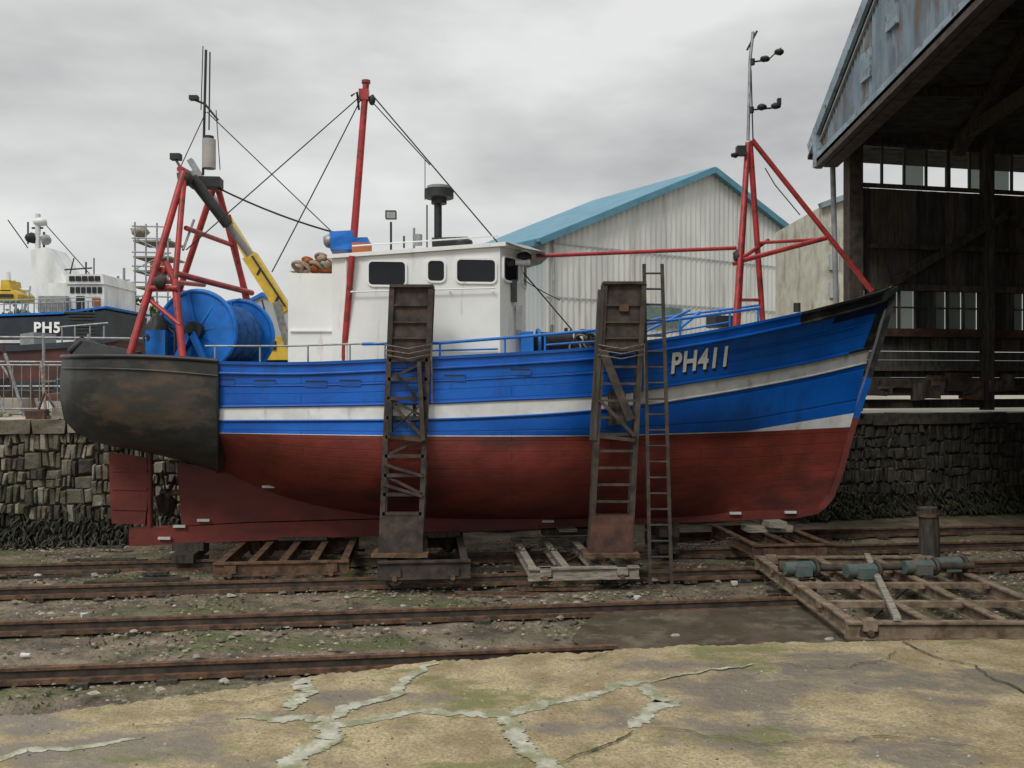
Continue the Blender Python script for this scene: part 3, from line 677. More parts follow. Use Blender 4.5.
# ================================================================ cradle posts
def post(pxt,pxb,w,ytop,ysolid,ybot,style):
    e=empty('cradle_post'); b=MB()
    Dt=12.98
    def q(px,py,dd=0):
        p=at(px,py,Dt); p.y+=dd; return p
    def xx(py): return pxt+(pxb-pxt)*(py-ytop)/(ybot-ytop)
    mt=rustd
    for dd in (0,.22):
        for s_ in (0,1): b.beam(q(xx(ytop)+s_*w,ytop,dd),q(xx(ybot)+s_*w,ybot,dd),.075,.05,mt)
    n=10 if style==0 else 12
    for i in range(n+1):
        y=ysolid+(ybot-ysolid)*i/n
        if style==0:
            b.beam(q(xx(y),y),q(xx(y)+w,y),.05,.05,mt)
            if i<n and i%2==0:
                y2=ysolid+(ybot-ysolid)*(i+1)/n
                b.beam(q(xx(y)+(0 if i%4 else w),y,.02),q(xx(y2)+(w if i%4 else 0),y2,.02),.03,.04,mt)
        else: b.beam(q(xx(y),y),q(xx(y)+w,y),.035,.035,mt)
        b.beam(q(xx(y),y),q(xx(y),y,.22),.03,.03,mt);b.beam(q(xx(y)+w,y),q(xx(y)+w,y,.22),.03,.03,mt)
    b.prism([q(xx(ytop),ytop,.03),q(xx(ytop)+w,ytop,.03),q(xx(ysolid)+w,ysolid,.03),q(xx(ysolid),ysolid,.03)],(0,.14,0),rustd)
    b.beam(q(xx(ytop)-2,ytop-1,.1),q(xx(ytop)+w+2,ytop-1,.1),.3,.04,mt)
    for yy in (305,322,338): b.beam(q(xx(yy)+3,yy,.0),q(xx(yy)+w-3,yy,.0),.03,.03,mt)
    yb=ybot-36
    b.prism([q(xx(yb)-1,yb,-.03),q(xx(yb)+w+1,yb,-.03),q(xx(ybot)+w+3,ybot,-.03),q(xx(ybot)-3,ybot,-.03)],(0,.26,0),rustb if style else rustd)
    b.box(q(xx(ybot)+w/2,ybot,.1)-Vector((0,0,.03)),(w/F*Dt+.25,.5,.05),rust)
    b.beam(q(xx(400)+w/2,392,.2),q(xx(400)+w/2,425,.2),.25,.14,timberd)
    b.beam(q(xx(430)+2,400,-.05),q(xx(430)+w-2,436,-.05),.06,.05,rustd)
    b.beam(q(xx(430)+2,436,-.05),q(xx(430)+w-2,440,-.05),.06,.05,rustd)
    if style==0:
        b.beam(q(xx(410)+w-6,362,-.06),q(xx(410)+w-2,440,-.06),.06,.14,rustd); b.beam(q(xx(400)+4,402,-.07),q(xx(400)+4,432,-.07),.05,.14,dark)
        for y in (470,490): b.beam(q(xx(y),y-6,-.04),q(xx(y)+w,y+6,-.04),.03,.04,rustd)
        b.tube([q(xx(380)+8,372,-.08),q(xx(400)+w-4,404,-.08),q(xx(430)+4,432,-.08)],.014,dark,6)
    else:
        b.beam(q(xx(380)+2,350,-.05),q(xx(395)+w-8,420,-.05),.04,.12,rustd); b.box(q(xx(300)+w/2,308,-.0),(.14,.05,.1),rustb)
        b.beam(q(xx(300)-3,290,-.02),q(xx(460)-3,440,-.02),.1,.06,timberd)
    for i in range(3):
        y=345+i*5; b.tube([q(xx(y)-4,y,-.06),q(xx(y)+w/2,y+4,-.07),q(xx(y)+w+3,y-1,-.06),q(xx(y)+w+4,y+30+i*9,-.02)],.011,roper,6)
    b.done('frame',e)
post(392,381,39,287,360,552,0)
post(605,591,39,284,350,552,1)
e=empty('ladder'); b=MB()
for dx in (0,18): b.beam(at(644+dx,264,13.12),at(650+dx*1.2,584,12.98),.05,.03,rustd)
for i in range(20):
    t=(i+.6)/20.3
    b.tube([at(644,264,13.12).lerp(at(650,584,12.98),t),at(662,264,13.12).lerp(at(671.6,584,12.98),t)],.016,rustd,6)
b.done('rails_and_rungs',e)
# ================================================================ trolleys
def trolley(x0,x1,y0,y1,z0,z1,mat,cross=3,yaw=.1,top=None):
    e=empty('boat_trolley'); b=MB(); cx,cy=(x0+x1)/2,(y0+y1)/2
    def q(x,y,z): dx,dy=x-cx,y-cy; return Vector((cx+dx*math.cos(yaw)-dy*math.sin(yaw),cy+dx*math.sin(yaw)+dy*math.cos(yaw),z))
    def ib(p0,p1,h,w=.11):
        up=Vector((0,0,1))
        b.beam(p0+up*(h/2-.012),p1+up*(h/2-.012),w,.024,mat); b.beam(p0-up*(h/2-.012),p1-up*(h/2-.012),w,.024,mat); b.beam(p0,p1,.03,h-.048,mat)
    h=z1-z0; zm=(z0+z1)/2
    ib(q(x0,y0,zm),q(x1,y0,zm),h);ib(q(x0,y1,zm),q(x1,y1,zm),h)
    for i in range(cross):
        x=x0+.08+(x1-x0-.16)*i/(cross-1); ib(q(x,y0+.06,zm+.004),q(x,y1-.06,zm+.004),h-.02)
    b.beam(q(x0+.1,y0+.1,z0+.03),q(x1-.1,y1-.1,z0+.03),.06,.03,rustd)
    for x in (x0+.25,x1-.25):
        for y in (y0+.02,y1-.02):
            b.cyl(q(x,y,.22),(0,1,0),.11,.08,rustd,18); b.cyl(q(x,y,.22),(0,1,0),.04,.2,rust,10)
            b.box(q(x,y,.3),(.16,.16,.12),mat,yaw)
    if top: top(b,q)
    b.done('frame',e); return e
def kb(x,zt,mats=(timberd,timber)):
    def f(b,q):
        z=.42;i=0
        while z<zt-.02:
            h=min(.11,zt-z); b.box((x+random.uniform(-.03,.03),yc(x),z+h/2),(.3 if i%2 else .8,.9 if i%2 else .35,h-.006),mats[i%2],.1,.008); z+=h;i+=1
    return f
def kz(x): return interp([(-6,.39),(0,.57),(5,.68)],x)
trolley(-4.45,-2.5,13.0,15.0,.2,.40,rust,5,.1,kb(-3.5,.47))
trolley(-2.05,-.72,12.75,15.2,.2,.46,rustd,3,.1,kb(-1.3,.52))
trolley(.1,1.72,12.8,15.3,.18,.36,timber,4,.1,kb(.9,.58))
trolley(3.75,5.15,14.3,16.3,.2,.42,rust,3,.1,kb(4.5,.66,(timber,timber)))
tealm=mk('teal_grey_paint',(.10,.15,.14),(.06,.085,.08),6,.7,c3=(.13,.07,.04),c3scale=6,thr=.6)
rustl=mk('light_rusty_steel',(.27,.21,.145),(.11,.075,.05),6,.85,.4,40)
def fit(b,q):
    for i,(x,y) in enumerate([(4.0,12.3),(4.8,12.15),(5.7,12.4),(6.2,12.6)]):
        b.cyl(q(x,y,.45),(1,.2,0),.09,.5,tealm,14); b.box(q(x,y,.43),(.22,.3,.14),tealm,.1); b.ring(q(x+.2,y,.45),(1,.2,0),.1,.03,rustd,16,6)
    b.tube([q(3.7,12.3,.44),q(6.5,12.5,.44)],.05,rustd)
    b.beam(q(4.3,9.9,.38),q(5.4,13.5,.4),.08,.05,timber)
    for y in (10.9,11.9,12.9): b.beam(q(3.75,y,.30),q(6.5,y,.30),.1,.07,rustl)
trolley(3.75,6.5,9.95,13.7,.14,.34,rustl,4,0,fit)
e=empty('keel_blocks'); b=MB()
for x in (-5.3,2.6): 
    z=0;i=0
    while z<kz(x)-.03:
        h=min(.14,kz(x)-z); b.box((x,yc(x),z+h/2),(.35 if i%2 else .5,1.0 if i%2 else .4,h-.005),timberd,.1,.01); z+=h;i+=1
b.done('timbers',e)
b=MB(); p=onz(929,562,0); b.tube([(p.x,p.y,-.1),(p.x+.01,p.y,.5),(p.x-.02,p.y,.92)],.17,timberd,12,.15); b.cyl((p.x-.02,p.y,.8),(0,0,1),.175,.06,rust,14); b.done('timber_mooring_post')
b=MB()
for i in range(40):
    x=random.uniform(-9,7);y=random.uniform(12.6,16.4); a_=random.uniform(-.3,.4); l=random.uniform(.2,1.3)
    b.beam((x,y,.03),(x+l*math.cos(a_),y+l*math.sin(a_)*.5,.04),random.uniform(.03,.09),.04,random.choice([rust,timberd,timberd,rustd]))
for px,py in ((38,576),(25,655),(400,617),(565,567),(637,598),(735,583),(85,615)):
    b.box(onz(px,py,.03),(.09,.06,.04),litter,random.random(),.015)
b.done('loose_scrap')
b=MB()
for i in range(60):
    x=-.2+i*.065; b.ring((x,14.0+.1*x,.5+.03*math.sin(i)-.2*math.sin(i/60*math.pi)),(0,1,0) if i%2 else (0,0,1),.035,.010,rustd,8,5)
b.done('chain')
# ================================================================ slipway shed
shed=empty('slipway_shed')
def ye(x): return wy(x)+.15
b=MB(); XG=7.55; XE=26
def wallpanel(x0,x1,z0,z1,vert=True,mats=woodboards):
    x=x0
    if vert:
        while x<x1-.01:
            w=min(random.uniform(.16,.24),x1-x); xm=x+w/2
            b.box((xm,ye(xm)+random.uniform(-.012,.012),(z0+z1)/2),(w-.008,.04,z1-z0-.01),random.choice(mats),a); x+=w
    else:
        z=z0
        while z<z1-.01:
            h=min(.2,z1-z); b.beam((x0,ye(x0)+random.uniform(-.01,.01),z+h/2),(x1,ye(x1),z+h/2),.04,h-.01,random.choice(mats)); z+=h
a=math.atan(.215)
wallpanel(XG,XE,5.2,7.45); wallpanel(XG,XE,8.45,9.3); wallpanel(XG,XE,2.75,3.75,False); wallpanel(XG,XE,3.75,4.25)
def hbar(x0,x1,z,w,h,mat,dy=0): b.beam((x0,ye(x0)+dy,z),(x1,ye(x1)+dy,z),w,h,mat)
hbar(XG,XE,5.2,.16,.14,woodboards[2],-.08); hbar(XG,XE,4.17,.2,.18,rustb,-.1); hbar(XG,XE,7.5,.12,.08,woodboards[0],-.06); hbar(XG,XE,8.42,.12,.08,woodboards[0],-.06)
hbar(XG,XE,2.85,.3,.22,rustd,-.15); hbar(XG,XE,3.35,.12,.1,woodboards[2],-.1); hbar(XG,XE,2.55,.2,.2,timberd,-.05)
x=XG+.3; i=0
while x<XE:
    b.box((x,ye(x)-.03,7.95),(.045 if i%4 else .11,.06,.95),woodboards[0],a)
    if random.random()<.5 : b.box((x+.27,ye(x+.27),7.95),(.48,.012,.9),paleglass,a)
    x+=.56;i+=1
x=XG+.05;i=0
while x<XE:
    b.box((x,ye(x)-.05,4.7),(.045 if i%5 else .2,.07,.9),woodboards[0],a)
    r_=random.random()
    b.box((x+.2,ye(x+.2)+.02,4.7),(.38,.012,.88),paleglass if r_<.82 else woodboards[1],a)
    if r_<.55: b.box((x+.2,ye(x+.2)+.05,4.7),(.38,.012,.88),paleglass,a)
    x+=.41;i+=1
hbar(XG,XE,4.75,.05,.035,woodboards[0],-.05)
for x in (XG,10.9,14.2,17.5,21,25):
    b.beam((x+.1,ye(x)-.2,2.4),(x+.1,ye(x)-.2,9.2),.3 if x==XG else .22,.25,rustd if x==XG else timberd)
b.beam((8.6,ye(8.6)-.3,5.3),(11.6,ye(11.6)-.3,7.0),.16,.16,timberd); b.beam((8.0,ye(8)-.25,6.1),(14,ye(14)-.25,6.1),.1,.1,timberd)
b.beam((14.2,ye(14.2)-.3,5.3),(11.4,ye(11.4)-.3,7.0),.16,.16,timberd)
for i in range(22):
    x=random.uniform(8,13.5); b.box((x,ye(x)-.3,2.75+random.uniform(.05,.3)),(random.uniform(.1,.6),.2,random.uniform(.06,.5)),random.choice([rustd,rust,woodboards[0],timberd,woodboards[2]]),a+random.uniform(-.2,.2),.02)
b.done('far_wall',shed)
b=MB()
XR=6.98; ridge=12.7; Yn=4.5
def vz(y): return 8.75+.61*(20-y) if y>ridge else 8.75+.61*7.3-.61*(ridge-y)
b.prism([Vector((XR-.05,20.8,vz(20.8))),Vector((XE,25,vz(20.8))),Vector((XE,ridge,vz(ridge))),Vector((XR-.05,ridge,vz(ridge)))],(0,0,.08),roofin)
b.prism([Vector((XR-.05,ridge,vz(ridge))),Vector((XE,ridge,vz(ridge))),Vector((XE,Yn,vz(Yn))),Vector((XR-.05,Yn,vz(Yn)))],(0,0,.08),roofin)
for y in (19,17.4,15.8,14.2): b.beam((XR,y,vz(y)-.12),(XE,y,vz(y)-.12),.12,.2,timberd)
for x in (7.6,10.2,13,16,20,25):
    b.beam((x,20.3,vz(20.3)-.3),(x,ridge,vz(ridge)-.3),.16,.25,timberd,up=(1,0,0)); b.beam((x,20.4,8.6),(x,Yn,9.5),.18,.26,timberd)
    b.beam((x,16.5,8.9),(x,16.5,vz(16.5)-.3),.1,.1,timberd); b.beam((x,16.5,9),(x,13.2,vz(13.2)-.4),.1,.1,timberd)
b.done('roof',shed)
b=MB()
def lowz(y): return 7.98+.10*(20-y)
y=20.0;k=0; vs=[]
while y>Yn: 
    xo=XR+(.018 if k%2 else -.018); vs+=[(xo,y,lowz(y)),(xo,y,max(lowz(y)+.02,vz(y)+.02))]; y-=.075;k+=1
b.add(vs,[(2*i,2*i+1,2*i+3,2*i+2) for i in range(len(vs)//2-1)],shedblue)
b.beam((XR-.06,20.05,lowz(20)-.02),(XR-.06,Yn,lowz(Yn)-.02),.14,.2,rustd); b.beam((XR-.1,20.05,lowz(20)+.1),(XR-.1,Yn,lowz(Yn)+.1),.06,.2,shedtrim)
b.beam((XR-.1,20.5,vz(20.5)-.02),(XR-.1,ridge,vz(ridge)-.02),.26,.08,shedtrim,up=(1,0,0)); b.beam((XR-.04,20.3,vz(20.3)-.3),(XR-.04,ridge,vz(ridge)-.3),.05,.05,grey,up=(1,0,0))
b.box((XR-.05,20.05,8.35),(.2,.2,.9),shedtrim); b.tube([(XR-.12,20.4,8.55),(XR+.5,20.6,8.5)],.09,shedtrim)
for yy in (17.4,16.2,15.0): b.box((XR-.03,yy,lowz(yy)+1.0+(17.4-yy)*.35),(.06,.5,.55),shedtrim)
b.beam((XR+.2,20.0,lowz(20)+.05),(XR+.2,Yn,lowz(Yn)+.05),.3,.3,rustd)
b.prism([(XR+.1,Yn,0),(XE,Yn,0),(XE,Yn,vz(Yn)),(XR+.1,Yn,vz(Yn))],(0,-.15,0),shedblue)
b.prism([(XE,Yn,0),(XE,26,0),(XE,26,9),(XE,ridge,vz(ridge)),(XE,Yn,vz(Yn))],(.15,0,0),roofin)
b.beam((XG+.1,20.1,2.3),(XG+.1,20.1,8.6),.2,.22,rustd)
b.tube([(7.05,20.3,8.4),(7.3,20.2,8.1),(7.4,20.1,2.6)],.06,grey,10)
b.done('gable_end',shed)
# ================================================================ background warehouse
whs=empty('warehouse'); b=MB()
C1=Vector((1.49,40,0));C3=Vector((18.9,51.5,0)); u=(C3-C1).normalized(); W_=(C3-C1).length; v_=Vector((-u.y,u.x,0)); LEN=9.5
he=9.5; hr=13.9
def gz(s): return he+(hr-he)*(1-abs(s-W_/2)/(W_/2))
step=.17; n=int(W_/step); vs=[]
ss=[i*step for i in range(n+1)]+[W_]
for k,s_ in enumerate(ss):
    p=C1+u*s_-v_*(.03 if k%2 else -.03); vs+=[(p.x,p.y,QZ),(p.x,p.y,gz(s_))]
b.add(vs,[(2*i,2*i+2,2*i+3,2*i+1) for i in range(len(ss)-1)],clad)
n=int(LEN/step); vs=[]
for k in range(n+1):
    p=C1+v_*k*step-u*(.03 if k%2 else -.03); vs+=[(p.x,p.y,QZ),(p.x,p.y,he)]
b.add(vs,[(2*i,2*i+1,2*i+3,2*i+2) for i in range(n)],cladg)
Pm=C1+u*W_/2
def up_(p,z): return Vector((p.x,p.y,z))
o=-v_*.35; ol=-u*.5
b.prism([up_(C1+o+ol,he-.15),up_(Pm+o,hr+.08),up_(Pm+v_*LEN,hr+.08),up_(C1+ol+v_*LEN,he-.15)],(0,0,.16),tealroof)
b.prism([up_(C3+o-ol,he-.15),up_(C3-ol+v_*LEN,he-.15),up_(Pm+v_*LEN,hr+.08),up_(Pm+o,hr+.08)],(0,0,.16),tealroof)
for A_,B_ in ((up_(C1+o+ol,he-.15),up_(Pm+o,hr+.08)),(up_(C3+o-ol,he-.15),up_(Pm+o,hr+.08))): b.beam(A_-v_*.04,B_-v_*.04,.09,.3,tealroof)
b.beam(up_(C1+ol,he-.2),up_(C1+ol+v_*LEN,he-.2),.2,.25,tealroof)
b.tube([up_(C1-v_*.1+u*.4,he),up_(C1-v_*.1+u*.4,QZ)],.07,grey,8)
gwin=mk('green_window',(.12,.2,.18),(.08,.12,.11),2,.3)
for k in range(7):
    p=C1+u*(5.1+k*.5)-v_*.08; b.box((p.x,p.y,6.3),(.44,.06,1.0),gwin,math.atan2(u.y,u.x))
p=C1+u*6.6-v_*.06; b.box((p.x,p.y,6.3),(3.7,.05,1.15),grey,math.atan2(u.y,u.x))
for z_ in (6.95,9.4):
    b.beam(up_(C1-v_*.05,z_),up_(C3-v_*.05,z_),.03,.05,cladg)
b.done('walls_and_roof',whs)
b=MB(); b.prism([at(822,206,34),at(868,190,34),at(868,400,34),at(822,400,34)],(0,6,0),cream)
b.beam(at(820,206,33.9),at(868,189,33.9),.3,.2,shedtrim)
for py in (235,262,290): b.box(at(834,py,33.95),(.35,.1,.6),cladg)
b.done('cream_store_building')
# ================================================================ distant left
tr=empty('moored_trawler'); b=MB(); D=42
hullb=mk('trawler_black_hull',(.03,.04,.05),(.015,.02,.03),1,.5)
tw=mk('trawler_white',(.74,.76,.76),(.5,.5,.48),1.2,.5,stretch=(1,1,.3))
def pr(pts,D,dep,mat): b.prism([at(x,y,D) for x,y in pts],(0,dep,0),mat)
pr([(-60,318),(0,318),(60,316),(104,310),(98,350),(90,372),(-60,372)],D,5,hullb)
pr([(-60,314),(0,314),(60,312),(106,306),(105,308),(60,314),(0,316),(-60,316)],D-.1,5.2,drumb)
pr([(-60,340),(96,340),(95,343),(-60,343)],D-.06,.05,tw)
pr([(48,283),(104,283),(104,309),(48,309)],D+.5,3.5,tw)
pr([(66,274),(102,274),(104,284),(66,284)],D+.4,3.7,tw); pr([(30,250),(46,247),(66,278),(66,309),(36,309)],D+1,2,tw)
for k in range(6): pr([(70+k*5.5,287),(74+k*5.5,287),(74+k*5.5,293),(70+k*5.5,293)],D+.45,.05,glass)
for k in range(5): pr([(69+k*6.4,276),(74+k*6.4,276),(74.4+k*6.4,281),(69+k*6.4,281)],D+.35,.05,glass)
pr([(76,296),(84,296),(84,309),(76,309)],D+.45,.05,dark); pr([(92,298),(100,298),(100,306),(92,306)],D+.45,.05,orange)
pr([(38,296),(66,296),(66,312),(38,312)],D+.2,.4,grey)
for p0,p1,r in (((38,250),(38,214),.12),((28,236),(46,236),.06),((32,228),(43,228),.05),((44,250),(44,232),.05),((28,244),(28,222),.04),((10,300),(8,272),.1),((0,290),(30,290),.1),((86,276),(86,262),.04),((94,276),(94,258),.03),((60,270),(92,268),.04),((60,276),(60,264),.04),((70,274),(74,258),.03),((52,300),(48,268),.04),((16,312),(14,280),.06),((24,312),(30,286),.06)):
    b.tube([at(*p0,D+1.5),at(*p1,D+1.5)],r,tw if r>.05 else dark,6)
b.blob(at(40,222,D+1.5),(.35,.3,.2),tw,3,.1); b.blob(at(31,238,D+1.5),(.3,.3,.25),dark,5,.2); b.blob(at(46,240,D+1.5),(.25,.3,.25),grey,6,.2)
b.tube([at(8,220,D+2),at(28,248,D+2)],.03,dark,5); b.tube([at(38,216,D+2),at(104,290,D+2)],.025,dark,5)
pr([(-10,290),(14,290),(18,294),(18,301),(-10,301)],D+.6,1.5,yellow); pr([(1,280),(9,280),(11,291),(0,291)],D+.6,1,yellow); pr([(-10,294),(12,294),(12,297),(-10,297)],D+.5,.2,dark)
for k in range(20): b.tube([at(-20+k*6,313,D),at(-20+k*6,301,D)],.03,galv,5)
for y in (301,305): b.tube([at(-20,y,D),at(100,y-4,D)],.025,galv,5)
for k in range(9): pr([(64+k*1.2,312+k*3.4),(92,312+k*3.4),(92,313.6+k*3.4),(64+k*1.2,313.6+k*3.4)],D-1.5,.6,dark)
b.add([at(34+26*q_[0],333-11*q_[1],D-.12) for q_ in TX2],TXF2,wm)
b.done('hull_and_superstructure',tr)
b=MB(); D=30
pr([(-60,352),(20,350),(80,346),(118,340),(108,378),(-60,392)],D,3,mk('maroon_hull',(.10,.03,.025),(.04,.018,.016),1,.6))
pr([(-60,346),(20,345),(80,341),(120,335),(118,341),(80,347),(20,351),(-60,353)],D-.1,3.2,hullb)
pr([(20,334),(34,332),(34,346),(20,347)],D+.6,1.5,grey)
for x in (62,75,90,104): b.tube([at(x,346,D),at(x,326,D)],.03,galv,5)
b.tube([at(60,327,D),at(108,323,D)],.03,galv,5)
b.done('red_workboat')
b=MB(); D=48
for dd in (0,2.2):
    for x in (135,146,157,168): b.tube([at(x,222+(x%3),D+dd),at(x,312,D+dd)],.05,galv,5)
    for y in (226,238,252,266,282,296): b.tube([at(132,y,D+dd),at(171,y+1,D+dd)],.045,galv,5)
for y in (240,256,270,286): b.prism([at(133,y,D),at(170,y,D),at(170,y+1.6,D),at(133,y+1.6,D)],(0,2.2,0),timber)
for k in range(4): b.tube([at(135+(k%2)*33,238+k*15,D),at(168-(k%2)*33,254+k*15,D)],.035,galv,5)
b.prism([at(150,262,D),at(163,262,D),at(163,272,D),at(150,272,D)],(0,.1,0),orange); b.blob(at(140,232,D+1),(.5,.4,.3),timber,1)
b.done('scaffolding_tower')
# masts of boats lying further off
b=MB()
for px,y0,y1,D in ((70,310,262,70),(118,312,276,64),(124,312,268,64),(52,312,255,75)):
    b.tube([at(px,y0+60,D),at(px,y1,D)],.09,grey,6); b.tube([at(px-6,y1+12,D),at(px+6,y1+12,D)],.05,grey,5)
pr([(106,306),(132,304),(134,318),(128,330),(106,330)],64,3,tw); pr([(112,298),(124,298),(124,306),(112,306)],64.4,2,tw)
b.done('distant_moored_boats')
e=empty('mobile_crane'); b=MB(); D=33
b.beam(at(286,312,D),at(250,256,D),.5,.52,yellow,up=(0,1,0)); b.beam(at(256,266,D),at(216,202,D+.1),.34,.36,yellow,up=(0,1,0)); b.beam(at(222,212,D),at(190,160,D),.2,.24,grey,up=(0,1,0))
b.tube([at(285,306,D-.32),at(252,256,D-.32)],.04,dark,6)
for k in (1,4): b.beam(at(284-k*6,309-k*9.3,D-.27),at(282-k*6,308-k*9.3,D-.27),.3,.04,dark,up=(0,1,0))
b.prism([at(262,338,D),at(292,336,D),at(292,362,D),at(262,362,D)],(0,1.8,0),yellow); b.prism([at(266,341,D-.05),at(276,341,D-.05),at(276,350,D-.05),at(266,350,D-.05)],(0,.05,0),glass)
b.prism([at(250,360,D),at(330,360,D),at(330,372,D),at(250,372,D)],(0,2.2,0),yellow); b.beam(at(288,345,D),at(276,302,D-.4),.2,.2,galv)
for x in (262,285,308,325): b.cyl(at(x,376,D),(0,1,0),.5,.5,dark,16)
b.tube([at(262,300,D-.4),at(270,330,D-.4)],.03,dark,5)
b.done('boom_and_carrier',e)
b=MB(); b.prism([at(248,300,60),at(262,294,60),at(289,302,60),at(289,372,60),at(248,372,60)],(0,10,0),cladg); b.prism([at(247,300,59.8),at(262,292,59.8),at(290,301,59.8),at(290,304,59.8),at(262,296,59.8),at(247,303,59.8)],(0,10,0),drumb); b.done('blue_roofed_store')
b=MB()
for k in range(5):
    x=-13.5+k*1.45; y=wy(x)+2.2
    for z in (.15,1.05): b.tube([(x,y,QZ+z),(x+1.35,y+.25,QZ+z)],.02,galv,6)
    for j in range(9): b.tube([(x+j*.168,y+j*.031,QZ+.15),(x+j*.168,y+j*.031,QZ+1.05)],.009,galv,5)
    for j in (0,1.35): b.tube([(x+j,y+j*.18,QZ),(x+j,y+j*.18,QZ+1.1)],.02,galv,6)
b.done('crowd_barrier')
b=MB()
for k,(px,py,w,h,mat) in enumerate([(8,388,1.0,.35,quaym),(52,392,.5,.28,litter),(36,395,.3,.2,rust),(75,386,.9,.5,timberd),(95,380,.8,.8,rustd),(20,372,1.4,.5,rustd),(118,385,.8,.5,cladg)]):
    p=at(px,py,19.5+.4*k); p.z=QZ+h/2; b.box(p,(w,.6,h),mat,random.uniform(-.2,.2),.02)
for k in range(26):
    x=random.uniform(-14,-7.5); y=wy(x)+random.uniform(1.5,8); b.tube([(x,y,QZ),(x+random.uniform(-.8,.8),y,QZ+random.uniform(.6,1.7))],.03,random.choice([galv,rustd,timber,rustb]),6)
for k in range(26):
    x=random.uniform(-15,-8); y=wy(x)+random.uniform(4,10); h=random.uniform(.2,1.1); b.box((x,y,QZ+h/2),(random.uniform(.2,1.2),.5,h),random.choice([rustd,timberd,grey,rustb,hullb,cladg]),random.uniform(-.4,.4),.05)
for k in range(5):
    x=-12.5+k*1.0; y=wy(x)+6; b.tube([(x,y,QZ),(x,y,QZ+1.9)],.035,galv,6)
for z in (.6,1.2,1.8): b.tube([(-13,wy(-13)+6,QZ+z),(-7.5,wy(-7.5)+6,QZ+z)],.03,galv,6)
b.tube([(-9.1,wy(-9)+.6,QZ),(-8.9,wy(-9)+.6,QZ+.5),(-8.6,wy(-9)+.6,QZ)],.03,rustb,6)
b.box((-9.0,wy(-9)+.5,QZ+.08),(.35,.25,.16),rustb,.2,.02); b.box((-8.3,wy(-8.3)+.4,QZ+.12),(.7,.4,.22),sm[2],.2,.03)
for i in range(70):
    x=random.uniform(-12,-6.8); y=wy(x)+random.uniform(.5,4); b.box((x,y,QZ+.03),(random.uniform(.05,.25),random.uniform(.05,.25),random.uniform(.04,.12)),random.choice([timber,rustd,galv,sm[0],sm[2]]),random.random()*3,.02)
b.done('quayside_clutter')
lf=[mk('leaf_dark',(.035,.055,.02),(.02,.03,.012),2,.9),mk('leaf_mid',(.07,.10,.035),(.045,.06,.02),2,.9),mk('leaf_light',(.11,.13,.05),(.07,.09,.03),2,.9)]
b=MB()
def crown(cx,cy,cz,r,hh,n):
    for i in range(n):
        t=random.uniform(0,2*math.pi); cz_=random.uniform(-1,1); rr=random.uniform(.35,1)
        q=math.sqrt(1-cz_*cz_); d=Vector((q*math.cos(t),q*math.sin(t),cz_))*rr
        k=1+.5*noise.noise(d*1.8+Vector((cx,0,0)))
        p=Vector((cx+d.x*r*k,cy+d.y*r*k,cz+d.z*hh*k)); s_=random.uniform(.25,.5)
        a1=Vector((random.uniform(-1,1),random.uniform(-1,1),random.uniform(-1,1))).normalized()*s_; a2=a1.orthogonal().normalized()*s_*.7
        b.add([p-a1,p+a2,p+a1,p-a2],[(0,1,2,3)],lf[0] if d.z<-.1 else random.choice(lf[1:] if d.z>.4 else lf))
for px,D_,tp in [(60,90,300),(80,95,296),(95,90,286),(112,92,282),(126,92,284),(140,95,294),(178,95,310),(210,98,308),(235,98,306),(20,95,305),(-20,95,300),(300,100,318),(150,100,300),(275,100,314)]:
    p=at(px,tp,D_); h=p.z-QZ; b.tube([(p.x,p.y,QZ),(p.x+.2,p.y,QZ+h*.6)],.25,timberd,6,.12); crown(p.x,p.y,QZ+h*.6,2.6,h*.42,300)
b.done('tree_row')
hillm=mk('distant_hill',(.14,.16,.14),(.10,.12,.10),.02,.95)
b=MB(); vs=[]
for i in range(61):
    x=-420+i*14; z=12+9*noise.noise(Vector((i*.13,0,0)))+ (6 if x<-80 else 0); vs+=[(x,330,0),(x,350,z+1)]
b.add(vs,[(2*i,2*i+2,2*i+3,2*i+1) for i in range(60)],hillm,True); b.done('hills')
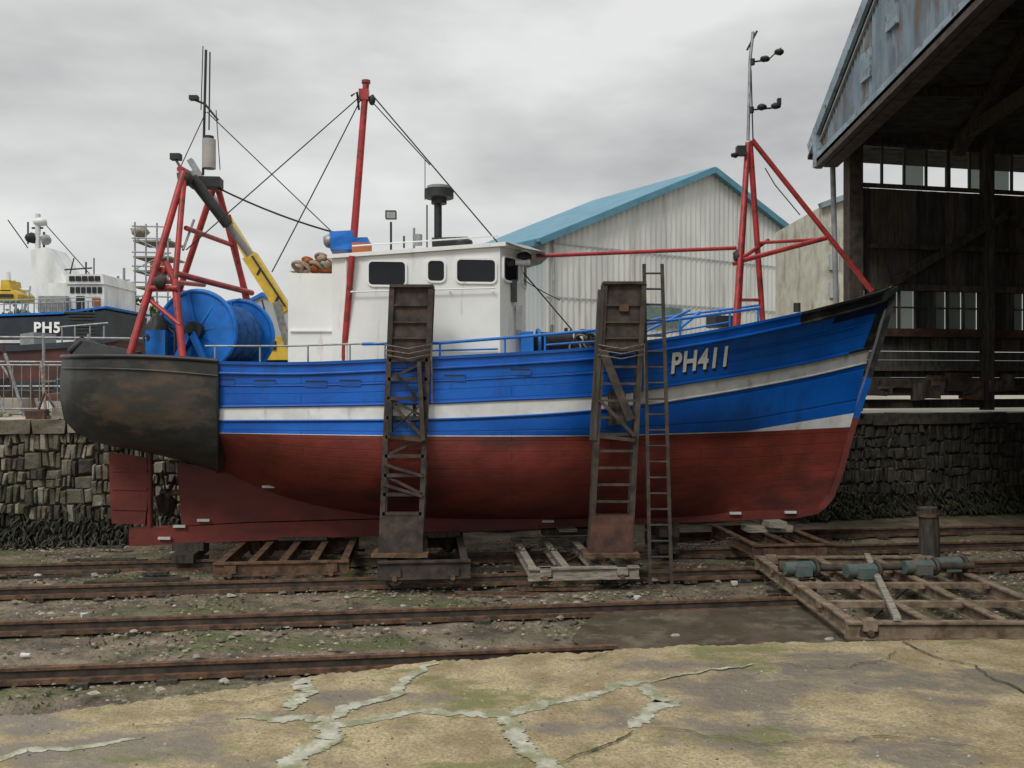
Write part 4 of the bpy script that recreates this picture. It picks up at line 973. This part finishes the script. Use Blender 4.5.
# ================================================================ light, sky, camera
w=bpy.data.worlds.new('World'); sc.world=w; w.use_nodes=True; nt=w.node_tree;N=nt.nodes;L=nt.links
bg=N['Background']; bg.inputs['Strength'].default_value=.1
sky=N.new('ShaderNodeTexSky'); sky.sky_type='NISHITA'; sky.sun_disc=False; sky.sun_elevation=math.radians(45); sky.sun_rotation=math.radians(210)
tc=N.new('ShaderNodeTexCoord'); mp=N.new('ShaderNodeMapping'); mp.inputs['Scale'].default_value=(1,1,2.6); mp.inputs['Location'].default_value=(.4,0,.2); L.new(tc.outputs['Generated'],mp.inputs['Vector'])
n1=N.new('ShaderNodeTexNoise'); n1.inputs['Scale'].default_value=2.3; n1.inputs['Detail'].default_value=5; n1.inputs['Roughness'].default_value=.52; L.new(mp.outputs[0],n1.inputs['Vector'])
cr=N.new('ShaderNodeValToRGB'); cr.color_ramp.elements[0].position=.36; cr.color_ramp.elements[1].position=.64
cr.color_ramp.elements[0].color=(.46,.465,.465,1); cr.color_ramp.elements[1].color=(.82,.825,.81,1); L.new(n1.outputs['Fac'],cr.inputs['Fac'])
sx=N.new('ShaderNodeSeparateXYZ'); L.new(tc.outputs['Generated'],sx.inputs[0])
mz=N.new('ShaderNodeMapRange'); mz.inputs['From Min'].default_value=.40; mz.inputs['From Max'].default_value=1; mz.inputs['To Min'].default_value=10; mz.inputs['To Max'].default_value=26; L.new(sx.outputs['Z'],mz.inputs['Value'])
sc_=N.new('ShaderNodeVectorMath'); sc_.operation='SCALE'; L.new(mz.outputs[0],sc_.inputs['Scale']); L.new(cr.outputs[0],sc_.inputs[0])
mx=N.new('ShaderNodeMix'); mx.data_type='RGBA'; mx.inputs['Factor'].default_value=.95; L.new(sky.outputs[0],mx.inputs['A']); L.new(sc_.outputs[0],mx.inputs['B'])
L.new(mx.outputs['Result'],bg.inputs['Color'])
sl=bpy.data.lights.new('sun','SUN'); sl.energy=1.5; sl.angle=math.radians(16); sl.color=(1,.97,.92); so=bpy.data.objects.new('sun',sl); sc.collection.objects.link(so); so.rotation_euler=(math.radians(45),0,math.radians(-28))
cd=bpy.data.cameras.new('camera'); co=bpy.data.objects.new('camera',cd); sc.collection.objects.link(co); co.location=(0,0,H); co.rotation_euler=(math.radians(90),0,0)
cd.sensor_width=36; cd.lens=36*F/1024; cd.clip_end=2000; cd.clip_start=.1; sc.camera=co
